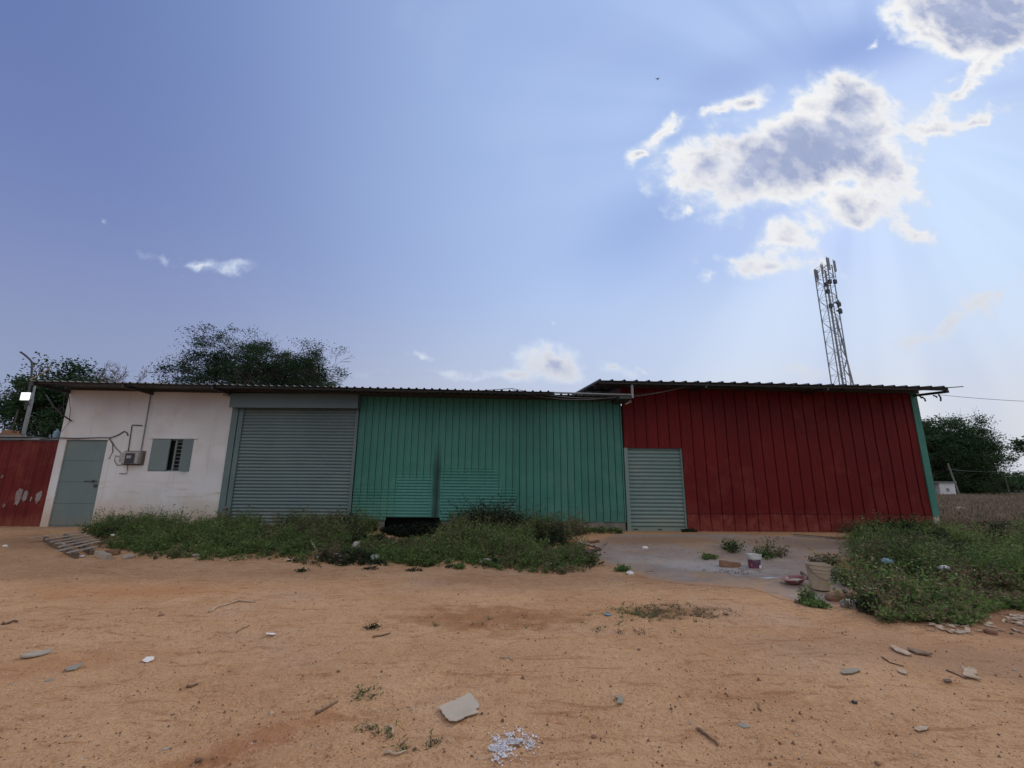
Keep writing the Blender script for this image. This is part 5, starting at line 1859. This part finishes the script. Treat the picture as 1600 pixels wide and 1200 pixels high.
# flat torn pieces
def torn(px_poly, m_, th, name, lab, cat, lift=0.006, curl=0.0, group=None):
    pts = [GP(*q) for q in px_poly]
    c = sum(pts, Vector()) / len(pts)
    # densify and roughen the outline
    out = []
    for i in range(len(pts)):
        a, b = pts[i], pts[(i + 1) % len(pts)]
        L_ = (b - a).length
        k_ = max(1, int(L_ / 0.03))
        for j in range(k_):
            q = a.lerp(b, j / k_)
            if j:
                q = q + Vector((rnd.gauss(0, 0.0035), rnd.gauss(0, 0.0035), 0))
            out.append(q)
    z = max(float(gz(q.x, q.y)) for q in out) + lift
    top = [Vector((q.x, q.y, z + th + curl * (q - c).length ** 2)) for q in out]
    bot = [Vector((q.x, q.y, z + curl * (q - c).length ** 2)) for q in out]
    n_ = len(out)
    # rings towards the centre for a dented sheet
    mb_ = MB()
    ring = [[Vector((c.x + (q.x - c.x) * s_, c.y + (q.y - c.y) * s_, (z + th) + curl * ((q - c).length * s_) ** 2 + (0.006 * float(fbm(q.x * s_ * 9, q.y * s_ * 9, 2, 6)) if s_ < 1 else 0))) for q in out] for s_ in (1.0, 0.66, 0.33)]
    vs_ = ring[0] + ring[1] + ring[2] + [Vector((c.x, c.y, z + th))] + bot
    fs_ = []
    for r_ in range(2):
        for k in range(n_):
            fs_.append((r_ * n_ + k, r_ * n_ + (k + 1) % n_, (r_ + 1) * n_ + (k + 1) % n_, (r_ + 1) * n_ + k))
    for k in range(n_):
        fs_.append((2 * n_ + k, 2 * n_ + (k + 1) % n_, 3 * n_))
        fs_.append((3 * n_ + 1 + k, 3 * n_ + 1 + (k + 1) % n_, (k + 1) % n_, k))
    fs_.append(tuple(3 * n_ + 1 + k for k in reversed(range(n_))))
    mb_.add(vs_, fs_)
    return tag(mb_.build(name, m_, None, loc=(c.x, c.y, z)), lab, cat, group)


torn(((684, 1110), (734, 1091), (748, 1103), (749, 1107), (743, 1110), (748, 1116), (726, 1124), (723, 1127), (713, 1132), (702, 1132)), card, 0.005, 'cardboard', 'torn flat piece of grey brown cardboard in the foreground', 'cardboard', 0.004, 0.22)
torn(((222, 1033), (228, 1031), (240, 1031), (240, 1034), (230, 1036), (224, 1035)), paperm, 0.003, 'paper_scrap', 'bright white paper scrap on the left foreground sand', 'paper')
torn(((100, 1048), (112, 1042), (128, 1041), (130, 1043), (118, 1048), (104, 1050)), stoneg, 0.008, 'flat_tile', 'flat pale grey green tile piece on the lower left sand', 'tile')
torn(((30, 1029), (44, 1024), (60, 1022), (80, 1019), (78, 1021), (62, 1026), (48, 1029), (34, 1030)), woodp, 0.010, 'wood_splinter', 'long pale split wood piece at the far left foreground', 'wood')
torn(((1313, 1052), (1325, 1046), (1342, 1046), (1345, 1050), (1332, 1054), (1318, 1055)), stoneg, 0.006, 'flat_tile', 'grey green flat tile piece on the right sand', 'tile')
torn(((1390, 1011), (1398, 1012), (1418, 1020), (1425, 1025), (1415, 1025), (1398, 1018)), stickp, 0.012, 'wood_splinter', 'pale wood splinter left of the dark one on the right sand', 'wood')
torn(((1418, 1014), (1432, 1017), (1458, 1025), (1452, 1026), (1430, 1022), (1420, 1018)), stickm, 0.014, 'wood_splinter', 'dark wood splinter right of the pale one on the right sand', 'wood')
torn(((1402, 1047), (1410, 1048), (1419, 1053), (1416, 1055), (1408, 1053), (1404, 1051)), stickp, 0.008, 'wood_splinter', 'small pale wood chip below the two long splinters', 'wood')
torn(((1508, 1049), (1524, 1051), (1528, 1056), (1518, 1057), (1530, 1062), (1534, 1066), (1520, 1062), (1506, 1059)), stickp, 0.012, 'wood_splinter', 'pale forked wood scrap near the right edge', 'wood')
torn(((1428, 1140), (1440, 1136), (1452, 1138), (1448, 1143), (1436, 1145)), stickp, 0.004, 'leaf_scrap', 'dry straw scrap on the lower right sand', 'scrap')
torn(((1474, 1064), (1484, 1063), (1488, 1067), (1478, 1068)), woodd, 0.01, 'wood_splinter', 'dark wood chip left of the pale forked scrap', 'wood')
torn(((415, 991), (424, 990), (432, 993), (424, 996), (416, 995)), paperm, 0.004, 'paper_scrap', 'small white scrap on the middle left sand', 'paper')
torn(((960, 1090), (968, 1087), (974, 1093), (972, 1102), (964, 1103), (966, 1096)), stoneg, 0.006, 'plastic_scrap', 'small crumpled grey plastic scrap right of the cardboard', 'plastic scrap')
torn(((943, 960), (950, 959), (956, 962), (948, 963)), bluep, 0.003, 'plastic_scrap', 'tiny blue plastic strip at the creeping grass', 'plastic scrap')


def stick(pxs, r_, m_, lab, name='stick', cat='stick'):
    pts = [GP(*q) + Vector((0, 0, r_ * 0.9)) for q in pxs]
    full = []
    for i in range(len(pts) - 1):
        for j in range(3):
            q = pts[i].lerp(pts[i + 1], j / 3)
            q = Vector((q.x + rnd.gauss(0, r_ * 0.5), q.y + rnd.gauss(0, r_ * 0.5), float(gz(q.x, q.y)) + r_ * 0.9))
            full.append(q)
    full.append(pts[-1])
    rs_ = [r_ * (1 - 0.5 * i / len(full)) for i in range(len(full))]
    return tag(MB().tube(full, rs_, 6).build(name, m_, None, loc=pts[0], smooth=True), lab, cat)


stick(((326, 957), (340, 949), (372, 939), (400, 941)), 0.014, stickp, 'long pale bent twig on the middle left sand', 'twig', 'twig')
stick(((0, 976), (27, 973)), 0.018, woodd, 'dark stick at the left picture edge')
stick(((290, 1075), (309, 1070)), 0.012, stickm, 'short brown stick on the left foreground sand')
stick(((583, 996), (598, 994), (610, 990)), 0.011, stickm, 'small bent twig below the lone sprig', 'twig', 'twig')
stick(((492, 1117), (510, 1108), (528, 1097)), 0.010, stickm, 'long thin dark stick left of the cardboard')
stick(((607, 1133), (612, 1140), (614, 1151)), 0.011, stickp, 'short pale curved twig left of the cardboard', 'twig', 'twig')
stick(((603, 1178), (620, 1180), (634, 1175)), 0.009, stickp, 'thin pale twig at the bottom left of the white powder', 'twig', 'twig')
stick(((1092, 1141), (1106, 1151), (1122, 1166)), 0.011, stickm, 'thin dark stick on the right foreground sand')
stick(((1185, 1100), (1190, 1112)), 0.008, stickm, 'short brown stick in the middle right foreground')
stick(((1378, 1027), (1390, 1036), (1412, 1042)), 0.008, stickm, 'curved thin twig below the wood splinters', 'twig', 'twig')
stick(((780, 1028), (795, 1027), (802, 1033)), 0.007, stickp, 'pale curly straw in the middle foreground', 'straw', 'straw')
stick(((370, 989), (390, 977)), 0.007, stickm, 'thin twig near the white scrap on the left', 'twig', 'twig')
stick(((1008, 895), (1022, 893)), 0.008, stickm, 'short dark twig at the near left edge of the concrete', 'twig', 'twig')
stick(((1480, 1048), (1498, 1056), (1510, 1062)), 0.007, stickm, 'thin dark twig left of the pale forked scrap', 'twig', 'twig')

# white powder spill: many small flakes
n = 2600
t = rng.random(n)
ctr1, ctr2, ctr3 = GP(803, 1156), GP(772, 1170), GP(782, 1184)
pk = rng.random(n)
cx = np.where(pk < 0.72, ctr1.x + rng.normal(size=n) * 0.055, np.where(pk < 0.88, ctr2.x + rng.normal(size=n) * 0.035, ctr3.x + rng.normal(size=n) * 0.016))
cy = np.where(pk < 0.72, ctr1.y + rng.normal(size=n) * 0.055, np.where(pk < 0.88, ctr2.y + rng.normal(size=n) * 0.015, ctr3.y + rng.normal(size=n) * 0.02))
keep = fbm(cx * 22, cy * 22, 3, 3) > -0.04
cx, cy = cx[keep], cy[keep]
n = len(cx)
C = np.stack([cx, cy, gz(cx, cy) + 0.006], 1)
dr = rng.normal(size=(n, 3))
dr[:, 2] *= 0.15
V, Fq = leaf_quads(C, 0.015, 0.011, dirs=dr)
tag(fastmesh('powder_spill', V, Fq, [powder]), 'splash of white powder flakes right of the cardboard', 'powder', kind='stuff')

# grit and pebbles over the sand
n = 15000
yy = 2.3 + (rng.random(n) ** 1.6) * 8.5
xx = yy * rng.uniform(-1.25, 1.25, n)
k = ~inside(xx, yy, spoly)
xx, yy = xx[k], yy[k]
n = len(xx)
sz = 0.0045 * rng.lognormal(0, 0.5, n)
zz = gz(xx, yy)
tet = np.array([[1, 0, 0], [-0.5, 0.87, 0], [-0.5, -0.87, 0], [0, 0, 0.9]])
rot = rng.random(n) * 6.283
V = np.zeros((n, 4, 3))
for j in range(4):
    x_, y_, z_ = tet[j]
    V[:, j, 0] = xx + sz * (x_ * np.cos(rot) - y_ * np.sin(rot))
    V[:, j, 1] = yy + sz * (x_ * np.sin(rot) + y_ * np.cos(rot))
    V[:, j, 2] = zz + sz * (z_ if j < 3 else 1.1)
Fq = []
base_ = np.arange(n) * 4
Fq = np.concatenate([np.stack([base_, base_ + 1, base_ + 3, base_ + 3], 1)])
me = bpy.data.meshes.new('gravel')
tri = np.concatenate([np.stack([base_ + a, base_ + b, base_ + 3], 1) for a, b in ((0, 1), (1, 2), (2, 0))])
me.from_pydata(V.reshape(-1, 3).tolist(), [], tri.tolist())
gm = [nmat('grit_dark', (0.13, 0.075, 0.045), (0.20, 0.12, 0.075), 20, 0.95), nmat('grit_pale', (0.56, 0.44, 0.33), (0.46, 0.33, 0.23), 20, 0.95)]
for m_ in gm:
    me.materials.append(m_)
pm_ = (rng.random(n) < 0.42).astype(int)
me.polygons.foreach_set('material_index', np.tile(pm_, 3))
o = bpy.data.objects.new('gravel', me)
COL.objects.link(o)
tag(o, 'loose grit and small pebbles scattered over the sand', 'gravel', kind='stuff')

# broken pallet
p0, p1 = GP(66, 846), GP(112, 871)
q0, q1 = GP(128, 838), GP(160, 860)
pal = thing('pallet', 'broken pale wooden pallet lying on the ground before the grey door', 'pallet', p0.lerp(p1, 0.5))
for i in range(7):
    t = i / 6
    a, b = p0.lerp(p1, t), q0.lerp(q1, t)
    if i == 6:
        b = a.lerp(b, 0.75)
    e = rnd.uniform(-0.12, 0.12)
    a = a + (a - b).normalized() * (0.12 + e)
    a.z = float(gz(a.x, a.y)) + 0.12
    b.z = float(gz(b.x, b.y)) + 0.12 + rnd.uniform(-0.02, 0.03)
    MB().bar(a, b, 0.085, 0.02).build('slat', woodp, pal)
for s_ in (0.06, 0.55):
    a, b = p0.lerp(q0, s_), p1.lerp(q1, s_)
    a.z = float(gz(a.x, a.y)) + 0.055
    b.z = float(gz(b.x, b.y)) + 0.055
    MB().bar(a, b + (b - a) * 0.08, 0.07, 0.10).build('stringer', woodd, pal)
p = GP(160, 874)
tag(MB().bar(GP(152, 869) + Vector((0, 0, 0.06)), GP(168, 875) + Vector((0, 0, 0.05)), 0.12, 0.11).build('wood_block', woodp, None, loc=p), 'pale squared wood block beside the near end of the pallet', 'wood block')
p = GP(180, 871)
tag(MB().bar(GP(164, 868) + Vector((0, 0, 0.06)), GP(186, 866) + Vector((0, 0, 0.06)), 0.14, 0.10).build('brick', brickm, None, loc=p), 'reddish block right of the pale wood block by the pallet', 'brick')

# litter along the weed edge
litter = [(503, 872, 0.10, bagm, 'crumpled white bag at the near edge of the weeds'), (528, 871, 0.15, bagm, 'dirty white sack lying right of the crumpled bag'),
          (556, 862, 0.12, stonem, 'pale grey bundle lying in the weeds below the shutter edge'), (585, 876, 0.10, bagm, 'grey plastic sheet scrap right of the pale bundle'),
          (882, 884, 0.06, bluep, 'pale blue plastic scrap at the right end of the weed strip'), (176, 844, 0.06, paperm, 'small white cup in the weeds near the pallet'),
          (758, 880, 0.14, stonem, 'greyish brown rag at the near edge below the dark shrub'), (450, 876, 0.05, paperm, 'thin white scrap at the near edge under the big shutter'),
          (1390, 902, 0.10, bluep, 'blue grey plastic sheet caught in the right hand weeds'), (1345, 905, 0.08, bagm, 'pale scrap at the left side of the right hand weeds'),
          (128, 870, 0.05, paperm, 'white and yellow wrapper beside the pallet'), (985, 897, 0.07, paperm, 'pale rubble bits at the near left edge of the concrete'),
          (1480, 915, 0.09, bagm, 'small white scrap deep in the right hand weeds')]
for i, (px, py, r_, m_, lab) in enumerate(litter):
    p = GP(px, py)
    me = stone_mesh('litter', r_, 300 + i, 0.5 if 'bundle' not in lab else 1.0, 3)
    zoff = 0.28 if 'caught' in lab or 'deep' in lab else (0.12 if 'in the weeds' in lab else r_ * 0.25)
    nm = 'plastic_bag' if m_ in (bagm, bluep) else 'scrap'
    tag(place_mesh(nm, me, m_, p + Vector((0, 0, zoff)), rnd.random() * 6), lab, nm.replace('_', ' '))

# dark broken boards behind the big bucket and at the left edge of the apron
for (px, py, qx, qy, w, h, m_, lab) in (
    (1296, 899, 1330, 903, 0.16, 0.02, blackp, 'black broken board right of the big dusty bucket'),
    (1300, 893, 1326, 896, 0.10, 0.02, galv, 'pale edged board above the black board by the big bucket'),
    (1253, 899, 1262, 906, 0.05, 0.04, woodd, 'short dark stick between the basin and the big bucket'),
    (895, 853, 924, 866, 0.13, 0.03, woodd, 'dark board lying at the left edge of the concrete'),
    (903, 849, 935, 856, 0.12, 0.02, woodp, 'grey plank in the rubbish left of the concrete'),
    (915, 863, 938, 860, 0.10, 0.03, woodd, 'second dark board nearer the concrete'),
    (885, 848, 902, 853, 0.14, 0.05, orangem, 'rusty orange scrap in the rubbish at the weed end'),
    (918, 850, 935, 847, 0.10, 0.03, brickm, 'red brown scrap below the plinth'),
    (1240, 838, 1330, 843, 0.06, 0.02, woodd, 'long dark stick lying along the foot of the red wall'),
    (1310, 838, 1385, 850, 0.07, 0.02, woodp, 'long pale batten lying before the right part of the red wall'),
    (1290, 842, 1350, 846, 0.05, 0.02, woodd, 'thin dark batten next to the pale one')):
    a, b = GP(px, py), GP(qx, qy)
    a.z += 0.05
    b.z += 0.03
    tag(MB().bar(a, b, w, h).build('board', m_, None, loc=a), lab, 'board')
# upright stake leaning in the weeds
a, b = GP(500, 868), P(486, 845, GP(500, 868).y + 0.1)
tag(MB().tube([a, b], [0.02, 0.012], 6).build('stake', stickp, None, loc=a), 'pale stake leaning in the weeds above the crumpled bag', 'stake')

# wood chips scattered at the near edge of the right weeds
for i in range(60):
    px, py = rnd.uniform(1455, 1600), rnd.uniform(948, 990)
    if py < 955 + (1600 - px) * 0.12:
        py += 14
    p = GP(px, py)
    L_ = rnd.uniform(0.04, 0.16)
    mb = MB().box(-L_ / 2, L_ / 2, -L_ * 0.16, L_ * 0.16, 0, 0.012)
    o = mb.build('wood_chip', stickp if i % 3 else woodp, None)
    o.location = p + Vector((0, 0, 0.006))
    o.rotation_euler = (rnd.gauss(0, 0.2), rnd.gauss(0, 0.15), rnd.random() * 3.14)
    kd = 'pale' if i % 3 else 'brown'
    sz_ = 'long' if L_ > 0.11 else 'short'
    zx = 'nearest the weeds' if py < 975 else 'on the bare earth side'
    ze = 'by the picture edge' if px > 1540 else 'towards the splinters'
    zx = 'against the weeds' if py < 975 else 'on bare earth'
    ze = 'at the right picture edge' if px > 1540 else 'left of the heap'
    tag(o, '%s %s wood chip %s, %s' % (sz_, kd, zx, ze), 'wood chip', '%s %s wood chips %s %s' % (sz_, kd, zx, ze))
# small stones strewn on the sand
me_s = [stone_mesh('pebble', 0.02, 500 + i, 0.6, 1) for i in range(5)]
for k_ in range(5):
    me_s[k_].materials.append([stickm, stonem, brickm, woodd, stonem][k_])
for i in range(30):
    px, py = rnd.uniform(0, 1600), 905 + 290 * rnd.random() ** 1.3
    p = GP(px, py)
    if p.x > 2.5 and p.y > 8:
        continue
    o = place_mesh('pebble', me_s[i % 5], None, p + Vector((0, 0, 0.003)), rnd.random() * 6, sc=rnd.uniform(0.35, 1.0))
    kd = ['dark brown', 'pale grey', 'reddish', 'blackish brown', 'pale grey'][i % 5]
    zx = ['far left', 'left', 'middle', 'right', 'far right'][min(4, int(px / 320))]
    zy = ['just below the weeds', 'in the middle ground', 'in the foreground', 'by the bottom edge'][min(3, int((py - 905) / 74))]
    tag(o, 'small %s pebble on the %s of the sand %s' % (kd, zx, zy), 'pebble', '%s pebbles, %s %s' % (kd, zx, zy))

# distant bird
c = P(1028, 123, 60)
bd = MB().add([c + Vector(q) for q in ((0, -0.35, 0), (0.07, 0, 0.05), (0, 0.3, 0), (-0.07, 0, 0.05), (0, 0, -0.08), (0.42, 0.05, 0.18), (-0.42, 0.05, 0.16), (0.1, 0.14, 0.03), (-0.1, 0.14, 0.03))],
             [(0, 1, 4), (1, 2, 4), (2, 3, 4), (3, 0, 4), (0, 3, 2, 1), (1, 5, 7), (3, 8, 6), (1, 7, 2), (3, 2, 8)])
tag(bd.build('bird', blackp, None, loc=c), 'tiny dark bird gliding high in the sky above the red roof', 'bird')
